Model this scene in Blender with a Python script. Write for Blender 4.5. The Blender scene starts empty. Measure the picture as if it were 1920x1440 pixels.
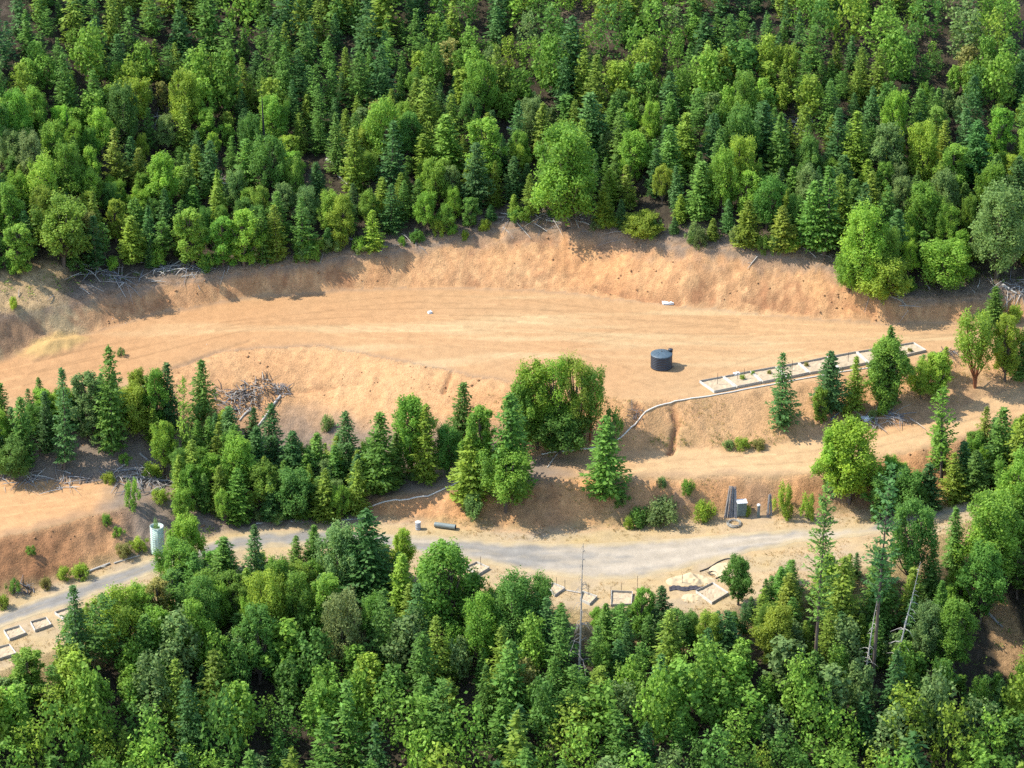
import bpy, math, random
import numpy as np
from mathutils import Vector, Matrix

# ------------------------------------------------------------------ camera, sky, sun, exposure
scene = bpy.context.scene
FPX = 7000.0                      # focal length in pixels of a 1920 px wide frame
CAM = np.array([0.0, -378.4, 181.2])
PITCH = math.radians(25.8)
cam_data = bpy.data.cameras.new('camera')
cam_data.sensor_width = 36.0
cam_data.lens = 36.0 * FPX / 1920.0
cam_data.clip_start = 1.0
cam_data.clip_end = 3000.0
cam = bpy.data.objects.new('camera', cam_data)
scene.collection.objects.link(cam)
cam.location = CAM
cam.rotation_euler = (math.radians(90) - PITCH, 0, 0)
scene.camera = cam

SUN_EL, SUN_AZ = math.radians(50), math.radians(-84)     # azimuth clockwise from +Y: up and to the left
world = bpy.data.worlds.new('World')
scene.world = world
world.use_nodes = True
wn = world.node_tree.nodes
wl = world.node_tree.links
sky = wn.new('ShaderNodeTexSky')
sky.sky_type = 'NISHITA'
sky.sun_disc = False
sky.sun_elevation = SUN_EL
sky.sun_rotation = SUN_AZ
sky.altitude = 400
wn['Background'].inputs['Strength'].default_value = 0.15
wl.new(sky.outputs[0], wn['Background'].inputs['Color'])

sun_data = bpy.data.lights.new('sun', 'SUN')
sun_data.energy = 3.0
sun_data.angle = math.radians(0.5)
sun_data.color = (1.0, 0.94, 0.84)
sun = bpy.data.objects.new('sun', sun_data)
scene.collection.objects.link(sun)
to_sun = Vector((math.sin(SUN_AZ) * math.cos(SUN_EL), math.cos(SUN_AZ) * math.cos(SUN_EL), math.sin(SUN_EL)))
sun.rotation_euler = to_sun.to_track_quat('Z', 'Y').to_euler()
sun.location = (-60, 30, 90)

scene.view_settings.view_transform = 'Standard'
scene.view_settings.look = 'None'
scene.view_settings.exposure = 1.50
scene.view_settings.gamma = 1.0

scene.cycles.use_denoising = False
rng = np.random.default_rng(7)
random.seed(7)
COL = scene.collection

# ------------------------------------------------------------------ rays through photograph pixels
FWD = np.array([0, math.cos(PITCH), -math.sin(PITCH)])
UPV = np.array([0, math.sin(PITCH), math.cos(PITCH)])
RGT = np.array([1.0, 0, 0])

def ray(px, py):
    d = FWD * FPX + RGT * (px - 960.0) + UPV * (720.0 - py)
    return d / np.linalg.norm(d)

def proj(p):
    q = np.asarray(p, float) - CAM
    w = q @ FWD
    return 960 + FPX * (q @ RGT) / w, 720 - FPX * (q @ UPV) / w, w

# ------------------------------------------------------------------ noise
_tab = np.random.default_rng(11).random((256, 256))

def vnoise(x, y):
    xi, yi = np.floor(x).astype(int), np.floor(y).astype(int)
    fx, fy = x - xi, y - yi
    fx, fy = fx * fx * (3 - 2 * fx), fy * fy * (3 - 2 * fy)
    a = _tab[xi & 255, yi & 255]; b = _tab[(xi + 1) & 255, yi & 255]
    c = _tab[xi & 255, (yi + 1) & 255]; d = _tab[(xi + 1) & 255, (yi + 1) & 255]
    return (a * (1 - fx) + b * fx) * (1 - fy) + (c * (1 - fx) + d * fx) * fy

def fbm(x, y, o=4, seed=0):
    s, a, n = 0.0, 1.0, 0.0
    x = x + seed * 17.3; y = y + seed * 9.7
    for i in range(o):
        s = s + a * vnoise(x, y); n += a; a *= 0.5
        x, y = x * 2.03 + 5.1, y * 2.03 + 3.7
    return s / n * 2 - 1

def sstep(a, b, v):
    t = np.clip((v - a) / (b - a), 0, 1)
    return t * t * (3 - 2 * t)

# ------------------------------------------------------------------ terrain: terraces of the hillside
# each break line of the slope: (pixel x, pixel y, height in metres) read off the photograph
LINES = [
    # outer shoulder below the lower road
    [(-150, 1330, -12.6), (0, 1262, -12), (130, 1205, -11.4), (300, 1140, -10.8), (600, 1070, -10.2), (900, 1100, -9.9), (1050, 1140, -9.8),
     (1340, 1150, -9.6), (1450, 1110, -9.2), (1700, 1040, -8.2), (1830, 975, -7.2), (1950, 905, -6.4), (2100, 850, -5.6)],
    # toe of the bank above the lower road
    [(-150, 1180, -11.4), (0, 1125, -10.9), (100, 1092, -10.6), (280, 1036, -10.1), (400, 1005, -9.8), (560, 984, -9.5), (700, 975, -9.3),
     (900, 990, -9.1), (1000, 1000, -9.0), (1200, 988, -8.8), (1350, 972, -8.5), (1500, 967, -8.2), (1650, 960, -7.8), (1750, 940, -7.2), (1950, 865, -6.0), (2100, 810, -5.2)],
    # outer edge of the middle terrace
    [(-150, 1065, -6.9), (0, 1012, -6.7), (100, 983, -6.6), (235, 950, -6.8), (330, 930, -7.4), (450, 915, -8.1), (600, 915, -8.5), (720, 935, -7.6),
     (850, 918, -6.6), (1000, 902, -5.6), (1180, 897, -5.1), (1350, 893, -4.8), (1530, 890, -4.5), (1650, 855, -4.1), (1750, 838, -3.6), (1850, 802, -3.1), (1950, 765, -2.6), (2100, 710, -2.0)],
    # toe of the fill slope under the pad
    [(-150, 935, -6.4), (0, 903, -6.4), (230, 905, -6.4), (330, 885, -7.0), (450, 880, -7.6), (600, 880, -8.0), (720, 890, -7.2), (850, 878, -6.2),
     (1000, 856, -5.1), (1180, 852, -4.7), (1440, 838, -4.2), (1520, 826, -4.0), (1620, 808, -3.7), (1720, 795, -3.2), (1820, 755, -2.7), (1950, 710, -2.2), (2100, 660, -1.6)],
    # outer edge of the pad
    [(-150, 815, -2.6), (0, 768, -2.0), (200, 728, -1.4), (330, 685, -0.7), (420, 650, -0.25), (600, 640, 0), (700, 662, 0), (850, 688, 0), (950, 708, -0.1),
     (1180, 752, -0.3), (1320, 748, -0.4), (1480, 722, -0.3), (1740, 680, -0.2), (1950, 640, 0.0), (2100, 620, 0.1)],
    # toe of the cut bank behind the pad
    [(-150, 715, -1.2), (0, 677, -0.8), (60, 655, -0.6), (160, 630, -0.4), (310, 583, -0.1), (440, 562, 0), (580, 549, 0.1), (750, 541, 0.2), (1000, 543, 0.25),
     (1250, 572, 0.2), (1400, 588, 0.15), (1600, 606, 0.1), (1700, 609, 0.1), (1950, 600, 0.2), (2100, 590, 0.3)],
    # brow of the cut bank
    [(-150, 640, 3.4), (0, 592, 3.2), (60, 578, 3.0), (120, 572, 2.6), (230, 545, 2.2), (400, 518, 2.4), (580, 492, 3.0), (720, 472, 3.7), (860, 446, 4.4), (930, 427, 4.9), (1050, 420, 5.2),
     (1150, 440, 5.3), (1250, 460, 5.2), (1400, 472, 5.2), (1500, 482, 5.0), (1580, 508, 4.2), (1620, 545, 3.2), (1700, 566, 2.3), (1800, 556, 2.4), (1950, 548, 2.6), (2100, 540, 2.8)],
]
CELL = 0.28
GX = np.arange(-80, 80.01, CELL)
GY = np.arange(-78, 100.01, CELL)
XX, YY = np.meshgrid(GX, GY)          # rows follow y

curve_y, curve_z = [], []
for ln in LINES:
    pts = []
    for px, py, z in ln:
        d = ray(px, py)
        t = (z - CAM[2]) / d[2]
        pts.append(CAM + t * d)
    pts = np.array(sorted(pts, key=lambda p: p[0]))
    cy = np.interp(GX, pts[:, 0], pts[:, 1])
    cz = np.interp(GX, pts[:, 0], pts[:, 2])
    # extend beyond the outermost points along the last direction
    k = 11
    ker = np.hanning(2 * k + 1); ker /= ker.sum()
    cy = np.convolve(np.pad(cy, k, mode='edge'), ker, 'valid')
    cz = np.convolve(np.pad(cz, k, mode='edge'), ker, 'valid')
    curve_y.append(cy); curve_z.append(cz)
CY, CZ = np.array(curve_y), np.array(curve_z)
for i in range(1, len(CY)):
    CY[i] = np.maximum(CY[i], CY[i - 1] + 0.8)

wob = fbm(XX * 0.16, YY * 0.16, 3, 3) * 0.7 + fbm(XX * 0.6, YY * 0.6, 3, 4) * 0.25
Yw = YY + wob                          # break lines wander a little
HH = np.zeros_like(XX)
ZONE = np.zeros(XX.shape, int)         # 0 below road ... 7 above the brow
FRAC = np.zeros_like(XX)
n = len(CY)
m = Yw < CY[0]
HH = np.where(m, CZ[0] - (CY[0] - Yw) * (0.36 + 0.10 * np.clip((CY[0] - Yw) / 20, 0, 1)), HH)
for i in range(n - 1):
    m = (Yw >= CY[i]) & (Yw < CY[i + 1])
    f = (Yw - CY[i]) / (CY[i + 1] - CY[i])
    HH = np.where(m, CZ[i] + (CZ[i + 1] - CZ[i]) * f, HH)
    ZONE = np.where(m, i + 1, ZONE)
    FRAC = np.where(m, f, FRAC)
m = Yw >= CY[-1]
up = np.maximum(Yw - CY[-1], 0)
HH = np.where(m, CZ[-1] + up * 0.30 + 0.06 * np.minimum(up, 40) ** 1.25 * 0.5, HH)
ZONE = np.where(m, 7, ZONE)
def blur(a, r=1):
    for ax in (0, 1):
        p = np.pad(a, [(r, r) if k == ax else (0, 0) for k in (0, 1)], mode='edge')
        a = sum(np.take(p, range(j, j + a.shape[ax]), axis=ax) for j in range(2 * r + 1)) / (2 * r + 1)
    return a
HH = blur(blur(HH))
soft = HH
for _ in range(3): soft = blur(soft, 9)
roll = np.clip(blur(blur(np.exp(-((Yw - CY[4]) / 3.4) ** 2), 3), 3) * 1.15, 0, 1) * sstep(9, 1, XX)   # the pad rolls over into the fill without an edge
HH = HH * (1 - roll) + soft * roll
zone_w = [blur(blur((ZONE == i).astype(float)), 2) for i in range(8)]
# relief: gullied cut bank, clods on the fill, wheel-smoothed pad
gully = 1 - np.abs(fbm(XX * 0.75 + fbm(XX * .2, YY * .2, 2, 8) * 1.5, YY * 0.22, 4, 5))
lump = fbm(XX * 0.55, YY * 0.55, 4, 6)
fine = fbm(XX * 1.35, YY * 1.35, 2, 7)
HH += zone_w[6] * ((gully - 0.75) * 0.10 + lump * 0.13 + fine * 0.15 + fbm(XX * .22, YY * 1.1, 3, 14) * .18 + fbm(XX * .12, YY * .1, 2, 15) * .35)
HH += zone_w[4] * (lump * 0.15 + fine * 0.10 + (gully - .75) * 0.12)
HH += zone_w[2] * (lump * 0.40 + fine * 0.16 + (gully - .75) * 0.3)
HH += zone_w[5] * (fbm(XX * 0.10, YY * 0.4, 3, 9) * 0.06 + fine * 0.012)
HH += zone_w[3] * (fbm(XX * 0.2, YY * 0.6, 3, 10) * 0.10 + fine * 0.04)
HH += zone_w[1] * (lump * 0.05 + fine * 0.02)
HH += (zone_w[7] + zone_w[0]) * (fbm(XX * 0.09, YY * 0.09, 3, 12) * 0.9 + lump * 0.25)
NY, NX = XX.shape

def height(x, y):
    fx = (np.asarray(x, float) - GX[0]) / CELL
    fy = (np.asarray(y, float) - GY[0]) / CELL
    fx = np.clip(fx, 0, NX - 1.001); fy = np.clip(fy, 0, NY - 1.001)
    ix, iy = fx.astype(int), fy.astype(int)
    fx, fy = fx - ix, fy - iy
    return (HH[iy, ix] * (1 - fx) + HH[iy, ix + 1] * fx) * (1 - fy) + (HH[iy + 1, ix] * (1 - fx) + HH[iy + 1, ix + 1] * fx) * fy

_ts = np.arange(330.0, 560.0, 0.15)
def G(px, py):
    """point of the ground seen at that place of the photograph"""
    d = ray(px, py)
    P = CAM[None] + _ts[:, None] * d[None]
    below = P[:, 2] < height(P[:, 0], P[:, 1])
    k = int(np.argmax(below)) if below.any() else len(_ts) - 1
    p = P[k]
    return np.array([p[0], p[1], float(height(p[0], p[1]))])

def gz(x, y, dz=0.0):
    return Vector((x, y, float(height(x, y)) + dz))

# spoil heaps and washed-out gullies
def mound(px, py, rx, ry, h, rot=0.0):
    c = G(px, py); ca, sa = math.cos(rot), math.sin(rot)
    u = ((XX - c[0]) * ca + (YY - c[1]) * sa) / rx; v = (-(XX - c[0]) * sa + (YY - c[1]) * ca) / ry
    r_ = np.sqrt(u * u + v * v) + .25 * fbm(XX * .8, YY * .8, 3, 51)
    return h * np.clip(1 - r_, 0, 1) ** 1.2
def carve(pts, w, depth):
    P = np.array([G(*p) for p in pts]); out = np.zeros_like(HH)
    for a, b in zip(P[:-1, :2], P[1:, :2]):
        d = b - a; t = np.clip(((XX - a[0]) * d[0] + (YY - a[1]) * d[1]) / (d @ d), 0, 1)
        q = np.hypot(XX - a[0] - t * d[0] + .25 * fbm(XX, YY, 2, 52), YY - a[1] - t * d[1])
        out = np.maximum(out, depth * np.clip(1 - q / w, 0, 1))
    return out
SPOIL = mound(100, 652, 5.2, 2.0, 1.1, .55)
CARVE = np.maximum.reduce([carve([(1262, 768), (1268, 795), (1264, 822), (1258, 850)], .55, .75), carve([(1190, 758), (1196, 776), (1190, 795)], .7, .6),
                           carve([(846, 700), (838, 720), (832, 735)], .5, .4), carve([(480, 634), (520, 632), (560, 630)], .4, .10), carve([(330, 690), (400, 664), (470, 640)], .4, .14),
                           carve([(510, 738), (600, 728), (690, 716)], .5, .3), carve([(1000, 846), (1060, 842)], .5, .2), carve([(1120, 536), (1160, 548), (1210, 560), (1275, 569)], .55, .45), carve([(1400, 560), (1450, 575), (1520, 585)], .5, .35), carve([(960, 452), (1040, 450), (1110, 462), (1180, 468)], .5, .3), carve([(1560, 560), (1590, 575), (1640, 588)], .5, .35)])
HH = HH + SPOIL - CARVE

# wheel tracks of the machines that graded the pad and the terrace track
TRK = np.zeros_like(HH)
def tracks(pts, gauge=1.9, w=.26):
    global TRK
    P = np.array([G(*p) for p in pts])[:, :2]
    s_ = np.r_[0, np.cumsum(np.hypot(*np.diff(P, axis=0).T))]; u = np.arange(0, s_[-1], .8)
    Q = np.c_[np.interp(u, s_, P[:, 0]), np.interp(u, s_, P[:, 1])]
    for _ in range(6): Q[1:-1] = (Q[:-2] + 2 * Q[1:-1] + Q[2:]) / 4
    T = np.gradient(Q, axis=0); T /= np.linalg.norm(T, axis=1, keepdims=True) + 1e-9; Nn = np.c_[-T[:, 1], T[:, 0]]
    for sg in (-.5, .5):
        L_ = Q + Nn * gauge * sg
        for a, b in zip(L_[:-1], L_[1:]):
            i0 = max(0, int((min(a[0], b[0]) - 1 - GX[0]) / CELL)); i1 = int((max(a[0], b[0]) + 1 - GX[0]) / CELL) + 1
            j0 = max(0, int((min(a[1], b[1]) - 1 - GY[0]) / CELL)); j1 = int((max(a[1], b[1]) + 1 - GY[0]) / CELL) + 1
            X, Y = XX[j0:j1, i0:i1], YY[j0:j1, i0:i1]; d = b - a
            t = np.clip(((X - a[0]) * d[0] + (Y - a[1]) * d[1]) / (d @ d + 1e-9), 0, 1)
            q = np.hypot(X - a[0] - t * d[0], Y - a[1] - t * d[1])
            TRK[j0:j1, i0:i1] = np.maximum(TRK[j0:j1, i0:i1], np.clip(1 - q / w, 0, 1))
for pts in ([(0, 705), (200, 655), (420, 610), (640, 588), (900, 585), (1250, 596), (1600, 622), (1900, 620)], [(0, 725), (220, 672), (460, 612), (700, 600), (1000, 612), (1350, 640), (1700, 630), (1900, 612)],
            [(620, 575), (760, 560), (950, 565), (1150, 590), (1400, 612), (1700, 620)], [(700, 620), (850, 640), (1000, 650), (1150, 690), (1250, 725)], [(1290, 720), (1420, 680), (1560, 650), (1750, 632)],
            [(900, 690), (1050, 650), (1200, 620), (1420, 620)], [(1180, 876), (1350, 868), (1520, 858), (1640, 832), (1780, 792), (1920, 742)], [(0, 960), (110, 945), (220, 930)], [(500, 600), (700, 630), (900, 625), (1150, 640), (1400, 655)]):
    tracks(pts)
TRK *= .55 + .45 * sstep(-.3, .3, fbm(XX * .3, YY * .3, 3, 53))
HH = HH - TRK * .035

PATCH = np.maximum(carve([(1835, 1105), (1862, 1140), (1885, 1190), (1905, 1250)], 2.6, 1.0), carve([(1745, 990), (1740, 1040)], 1.5, .8))      # bare scars on the lower right slope

# ------------------------------------------------------------------ helpers
def link(o):
    COL.objects.link(o); return o

def tag(o, label=None, cat=None, group=None, kind=None):
    if label: o['label'] = label
    if cat: o['category'] = cat
    if group: o['group'] = group
    if kind: o['kind'] = kind
    return o

def mesh_np(name, verts, faces, mat=None, smooth=False, attrs=None):
    """verts Nx3, faces MxK (one K), attrs {name: (type, domain, array)}"""
    me = bpy.data.meshes.new(name)
    verts = np.asarray(verts, np.float32); faces = np.asarray(faces, np.int32)
    M, K = faces.shape
    me.vertices.add(len(verts)); me.vertices.foreach_set('co', verts.ravel())
    me.loops.add(M * K); me.loops.foreach_set('vertex_index', faces.ravel())
    me.polygons.add(M)
    me.polygons.foreach_set('loop_start', np.arange(0, M * K, K, dtype=np.int32))
    me.update(calc_edges=True)
    if smooth:
        me.polygons.foreach_set('use_smooth', np.ones(M, bool))
    for k, (ty, dom, arr) in (attrs or {}).items():
        a = me.attributes.new(k, ty, dom)
        a.data.foreach_set('color' if ty == 'FLOAT_COLOR' else 'value', np.asarray(arr, np.float32).ravel())
    if mat: me.materials.append(mat)
    return me

class MB:
    """collects boxes, tubes and sheets into one mesh"""
    def __init__(s): s.v = []; s.f = []; s.smooth = []
    def add(s, verts, faces, smooth=False):
        b = len(s.v); s.v += [tuple(map(float, v)) for v in verts]
        s.f += [tuple(b + i for i in f) for f in faces]; s.smooth += [smooth] * len(faces)
    def box(s, c, sx, sy, sz, rot=None):
        c = Vector(c); P = []
        for z in (-.5, .5):
            for x, y in ((-.5, -.5), (.5, -.5), (.5, .5), (-.5, .5)):
                v = Vector((x * sx, y * sy, z * sz))
                if rot is not None: v = rot @ v
                P.append(c + v)
        s.add(P, [(3, 2, 1, 0), (4, 5, 6, 7), (0, 1, 5, 4), (1, 2, 6, 5), (2, 3, 7, 6), (3, 0, 4, 7)])
    def prism(s, quad, z0, z1):
        """quad of four ground points (counter-clockwise), lifted from z0 to z1 above each"""
        P = [Vector(q) + Vector((0, 0, z0)) for q in quad] + [Vector(q) + Vector((0, 0, z1)) for q in quad]
        s.add(P, [(3, 2, 1, 0), (4, 5, 6, 7), (0, 1, 5, 4), (1, 2, 6, 5), (2, 3, 7, 6), (3, 0, 4, 7)])
    def tube(s, pts, radii, n=6, cap=True, smooth=True):
        pts = [Vector(p) for p in pts]
        if not hasattr(radii, '__len__'): radii = [radii] * len(pts)
        rings = []
        ref = None
        for i, p in enumerate(pts):
            d = (pts[min(i + 1, len(pts) - 1)] - pts[max(i - 1, 0)]).normalized()
            if ref is None:
                ref = d.orthogonal().normalized()
            ref = (ref - d * ref.dot(d)).normalized()
            b = d.cross(ref)
            rings.append([p + (ref * math.cos(2 * math.pi * k / n) + b * math.sin(2 * math.pi * k / n)) * radii[i] for k in range(n)])
        V = [v for r in rings for v in r]
        F = [(i * n + k, i * n + (k + 1) % n, (i + 1) * n + (k + 1) % n, (i + 1) * n + k) for i in range(len(pts) - 1) for k in range(n)]
        s.add(V, F, smooth)
        if cap:
            s.add(rings[0], [tuple(reversed(range(n)))]); s.add(rings[-1], [tuple(range(n))])
    def lathe(s, prof, n=40, smooth=True, c=(0, 0, 0)):
        c = Vector(c)
        V = [c + Vector((r * math.cos(2 * math.pi * k / n), r * math.sin(2 * math.pi * k / n), z)) for r, z in prof for k in range(n)]
        F = [(i * n + k, i * n + (k + 1) % n, (i + 1) * n + (k + 1) % n, (i + 1) * n + k) for i in range(len(prof) - 1) for k in range(n)]
        s.add(V, F, smooth)
    def mesh(s, name, mat):
        me = bpy.data.meshes.new(name)
        me.from_pydata(s.v, [], s.f); me.materials.append(mat)
        me.polygons.foreach_set('use_smooth', s.smooth)
        me.update(); return me
    def build(s, name, mat, parent=None):
        o = link(bpy.data.objects.new(name, s.mesh(name, mat)))
        if parent: o.parent = parent
        return o

def empty(name, loc=(0, 0, 0), rz=0.0):
    o = link(bpy.data.objects.new(name, None)); o.location = loc; o.rotation_euler = (0, 0, rz)
    o.empty_display_size = 0.2
    return o

# ------------------------------------------------------------------ materials
def new_mat(name):
    m = bpy.data.materials.new(name); m.use_nodes = True
    return m, m.node_tree.nodes, m.node_tree.links, m.node_tree.nodes['Principled BSDF']

def noise_node(N, L, scale, detail=4, rough=.6, coord='Object'):
    tc = N.new('ShaderNodeTexCoord'); t = N.new('ShaderNodeTexNoise')
    t.inputs['Scale'].default_value = scale; t.inputs['Detail'].default_value = detail; t.inputs['Roughness'].default_value = rough
    L.new(tc.outputs[coord], t.inputs['Vector']); return t

def remap(N, L, sock, a, b, c, d):
    r = N.new('ShaderNodeMapRange'); L.new(sock, r.inputs[0])
    for i, v in enumerate((a, b, c, d)): r.inputs[1 + i].default_value = v
    return r.outputs[0]

def mulcol(N, L, col, fac):
    mx = N.new('ShaderNodeVectorMath'); mx.operation = 'SCALE'
    L.new(col, mx.inputs[0]); L.new(fac, mx.inputs['Scale']); return mx.outputs[0]

def soil_mat(name, bump=0.6, s1=1.1, s2=7.0, amp=.22):
    m, N, L, B = new_mat(name)
    a = N.new('ShaderNodeAttribute'); a.attribute_name = 'Col'
    n1 = noise_node(N, L, s1, 5, .65); n2 = noise_node(N, L, s2, 4, .7)
    c = mulcol(N, L, a.outputs['Color'], remap(N, L, n1.outputs[0], .25, .75, 1 - amp, 1 + amp))
    c = mulcol(N, L, c, remap(N, L, n2.outputs[0], .25, .75, 1 - amp * .8, 1 + amp * .8))
    L.new(c, B.inputs['Base Color'])
    B.inputs['Roughness'].default_value = .95
    B.inputs['Specular IOR Level'].default_value = .1
    bp = N.new('ShaderNodeBump'); bp.inputs['Strength'].default_value = bump; bp.inputs['Distance'].default_value = .22
    n3 = noise_node(N, L, s1 * 2.6, 6, .7)
    ad = N.new('ShaderNodeMath'); ad.operation = 'ADD'
    L.new(n3.outputs[0], ad.inputs[0]); L.new(n2.outputs[0], ad.inputs[1])
    L.new(ad.outputs[0], bp.inputs['Height']); L.new(bp.outputs[0], B.inputs['Normal'])
    return m

def plain_mat(name, col, rough=.7, amp=.15, scale=4.0, spec=.3, metal=0.0, stretch=None, bump=0.0):
    m, N, L, B = new_mat(name)
    t = noise_node(N, L, scale, 4, .6)
    if stretch:
        mp = N.new('ShaderNodeMapping'); mp.inputs['Scale'].default_value = stretch
        L.new(t.inputs['Vector'].links[0].from_socket, mp.inputs[0]); L.new(mp.outputs[0], t.inputs['Vector'])
    rgb = N.new('ShaderNodeRGB'); rgb.outputs[0].default_value = (*col, 1)
    L.new(mulcol(N, L, rgb.outputs[0], remap(N, L, t.outputs[0], .25, .75, 1 - amp, 1 + amp)), B.inputs['Base Color'])
    B.inputs['Roughness'].default_value = rough; B.inputs['Specular IOR Level'].default_value = spec; B.inputs['Metallic'].default_value = metal
    if bump:
        bp = N.new('ShaderNodeBump'); bp.inputs['Strength'].default_value = bump; bp.inputs['Distance'].default_value = .03
        L.new(t.outputs[0], bp.inputs['Height']); L.new(bp.outputs[0], B.inputs['Normal'])
    return m

def leaf_mat(name, var=.5, trans=.44, spec=.22):
    m, N, L, B = new_mat(name)
    oi = N.new('ShaderNodeObjectInfo'); a = N.new('ShaderNodeAttribute'); a.attribute_name = 'lv'
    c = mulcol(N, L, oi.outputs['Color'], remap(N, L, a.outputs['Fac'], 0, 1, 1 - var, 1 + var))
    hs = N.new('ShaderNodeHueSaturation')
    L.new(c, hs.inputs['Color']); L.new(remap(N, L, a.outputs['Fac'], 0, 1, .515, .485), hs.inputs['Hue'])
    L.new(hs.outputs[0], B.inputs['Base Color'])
    B.inputs['Roughness'].default_value = .6; B.inputs['Specular IOR Level'].default_value = spec
    tr = N.new('ShaderNodeBsdfTranslucent'); mx = N.new('ShaderNodeMixShader'); mx.inputs[0].default_value = trans
    h2 = N.new('ShaderNodeHueSaturation'); h2.inputs['Value'].default_value = 1.5; h2.inputs['Hue'].default_value = .485
    L.new(hs.outputs[0], h2.inputs['Color']); L.new(h2.outputs[0], tr.inputs['Color'])
    L.new(B.outputs[0], mx.inputs[1]); L.new(tr.outputs[0], mx.inputs[2])
    L.new(mx.outputs[0], N['Material Output'].inputs['Surface'])
    return m

def far_mat(name):
    m, N, L, B = new_mat(name)
    a = N.new('ShaderNodeAttribute'); a.attribute_name = 'Col'
    L.new(a.outputs['Color'], B.inputs['Base Color']); B.inputs['Roughness'].default_value = .6; B.inputs['Specular IOR Level'].default_value = .2
    tr = N.new('ShaderNodeBsdfTranslucent'); mx = N.new('ShaderNodeMixShader'); mx.inputs[0].default_value = .46
    L.new(a.outputs['Color'], tr.inputs['Color']); L.new(B.outputs[0], mx.inputs[1]); L.new(tr.outputs[0], mx.inputs[2])
    L.new(mx.outputs[0], N['Material Output'].inputs['Surface']); return m

M = dict(farleaf=far_mat('far_foliage'),
    soil=soil_mat('soil', .34, .9, 6, .15), raw=soil_mat('raw_earth', .6, 1.5, 6, .22), floor=soil_mat('forest_floor', .9, 1.6, 9, .45), road=soil_mat('road_surface', .25, .7, 9, .16),
    needle=leaf_mat('needles'), leaf=leaf_mat('leaves', .5, .50), grass=leaf_mat('dry_grass', .35, .3, .05),
    bark=plain_mat('bark', (.105, .080, .062), .9, .35, 5, .1, 0, (1, 1, .25), .5),
    redbark=plain_mat('red_bark', (.20, .075, .035), .8, .3, 5, .15),
    char=plain_mat('charred_bark', (.035, .033, .034), .9, .5, 4, .1),
    dead=plain_mat('dead_wood', (.235, .21, .185), .9, .35, 6, .1, 0, (1, 1, .3), .4),
    pale=plain_mat('bleached_wood', (.38, .355, .31), .85, .25, 6, .1),
    lumber=plain_mat('weathered_lumber', (.33, .30, .25), .85, .2, 3, .15, 0, None, .2),
    rail=plain_mat('grey_split_wood', (.17, .17, .175), .9, .4, 7, .1),
    tank=plain_mat('black_plastic', (.020, .026, .036), .42, .2, 2.0, .5),
    tanklid=plain_mat('blue_black_plastic', (.055, .085, .105), .5, .2, 2.5, .5),  # lid tone, lighter and bluer than the tank sides
    drum=plain_mat('grey_drum_paint', (.30, .32, .35), .45, .1, 4, .5),
    white=plain_mat('white_paint', (.66, .66, .64), .5, .06, 4, .4),
    culvert=plain_mat('green_grey_pipe', (.16, .19, .18), .5, .15, 3, .4),
    hose=plain_mat('cream_pipe', (.58, .53, .45), .55, .12, 1.5, .3),
    blackpipe=plain_mat('black_pipe', (.03, .028, .028), .5, .2, 3, .3),
    steel=plain_mat('rusty_steel', (.14, .10, .08), .7, .3, 8, .3, .3),
    wire=plain_mat('galvanised_wire', (.30, .30, .27), .6, .2, 8, .4, .4),
    box=plain_mat('grey_green_panel', (.12, .15, .135), .7, .25, 5, .2),
    sunlit=plain_mat('sunlit_lumber', (.47, .45, .40), .8, .12, 3, .15),  # end boards lighter: sunlight on their faces put into the colour
    bedsoil=plain_mat('dry_bed_soil', (.37, .29, .19), .95, .22, 2, .05, 0, None, .4),
    sand=plain_mat('pale_sand', (.44, .34, .205), .95, .18, 3, .05, 0, None, .5),
    burnt_shade=plain_mat('burnt_and_shade', (.05, .045, .05), .7, .3, 4, .2),
    sleeve=plain_mat('pale_green_plastic', (.46, .56, .48), .55, .15, 3, .3),
    cage=plain_mat('white_mesh', (.52, .60, .54), .5, .08, 4, .3),
    stone=plain_mat('pale_stone', (.50, .44, .36), .9, .25, 4, .1),
    clod=plain_mat('dirt_clods', (.28, .155, .078), .95, .3, 2, .05),
)

# ------------------------------------------------------------------ ground colours (soil tones; the banks carry some light and shade in their colour)
def c3(*v): return np.array(v)
TAN, ORANGE, RED, PALE = c3(.336, .207, .103), c3(.352, .184, .080), c3(.26, .122, .058), c3(.392, .272, .142)
FLOOR, LITTER, STRAW, BROWN = c3(.055, .044, .030), c3(.195, .148, .108), c3(.345, .250, .115), c3(.225, .145, .088)
def mix(a, b, t):
    t = np.clip(np.asarray(t), 0, 1)[..., None]
    return a * (1 - t) + b * t
nA = fbm(XX * .07, YY * .09, 4, 21); nB = fbm(XX * .35, YY * .35, 4, 22); nC = fbm(XX * .05, YY * .45, 4, 23); nD = fbm(XX * 1.1, YY * 1.1, 3, 24)
ones = np.ones(XX.shape)[..., None]
left = sstep(-6, -40, XX)
pad = mix(TAN * ones, ORANGE, .22 + .28 * left + .35 * nA + .12 * nB)
pad = mix(pad, PALE, .75 * sstep(.05, .55, nC) * (1 - .5 * left) + .18 * sstep(5, 20, XX))
cut = mix(ORANGE * 1.30 * ones, TAN * 1.26, .48 + .5 * nA + .5 * nB)  # cut, fill and bank soil lifted in colour against dimmer slope light
cut = mix(cut, RED, .5 * sstep(.05, .6, nB + .5 * nD) + .35 * sstep(.93, .8, gully))
cut = mix(cut, BROWN * 1.15, .7 * sstep(.62, .8, FRAC + .2 * nD) * sstep(-.2, .3, nB + .2))
cut = mix(cut, LITTER * .9, .75 * sstep(.80, 1.0, FRAC + .15 * nD))
cut = mix(cut, BROWN * 1.1, .65 * sstep(-44, -53, XX))  # left end browned, the shade on that bank face painted in
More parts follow.
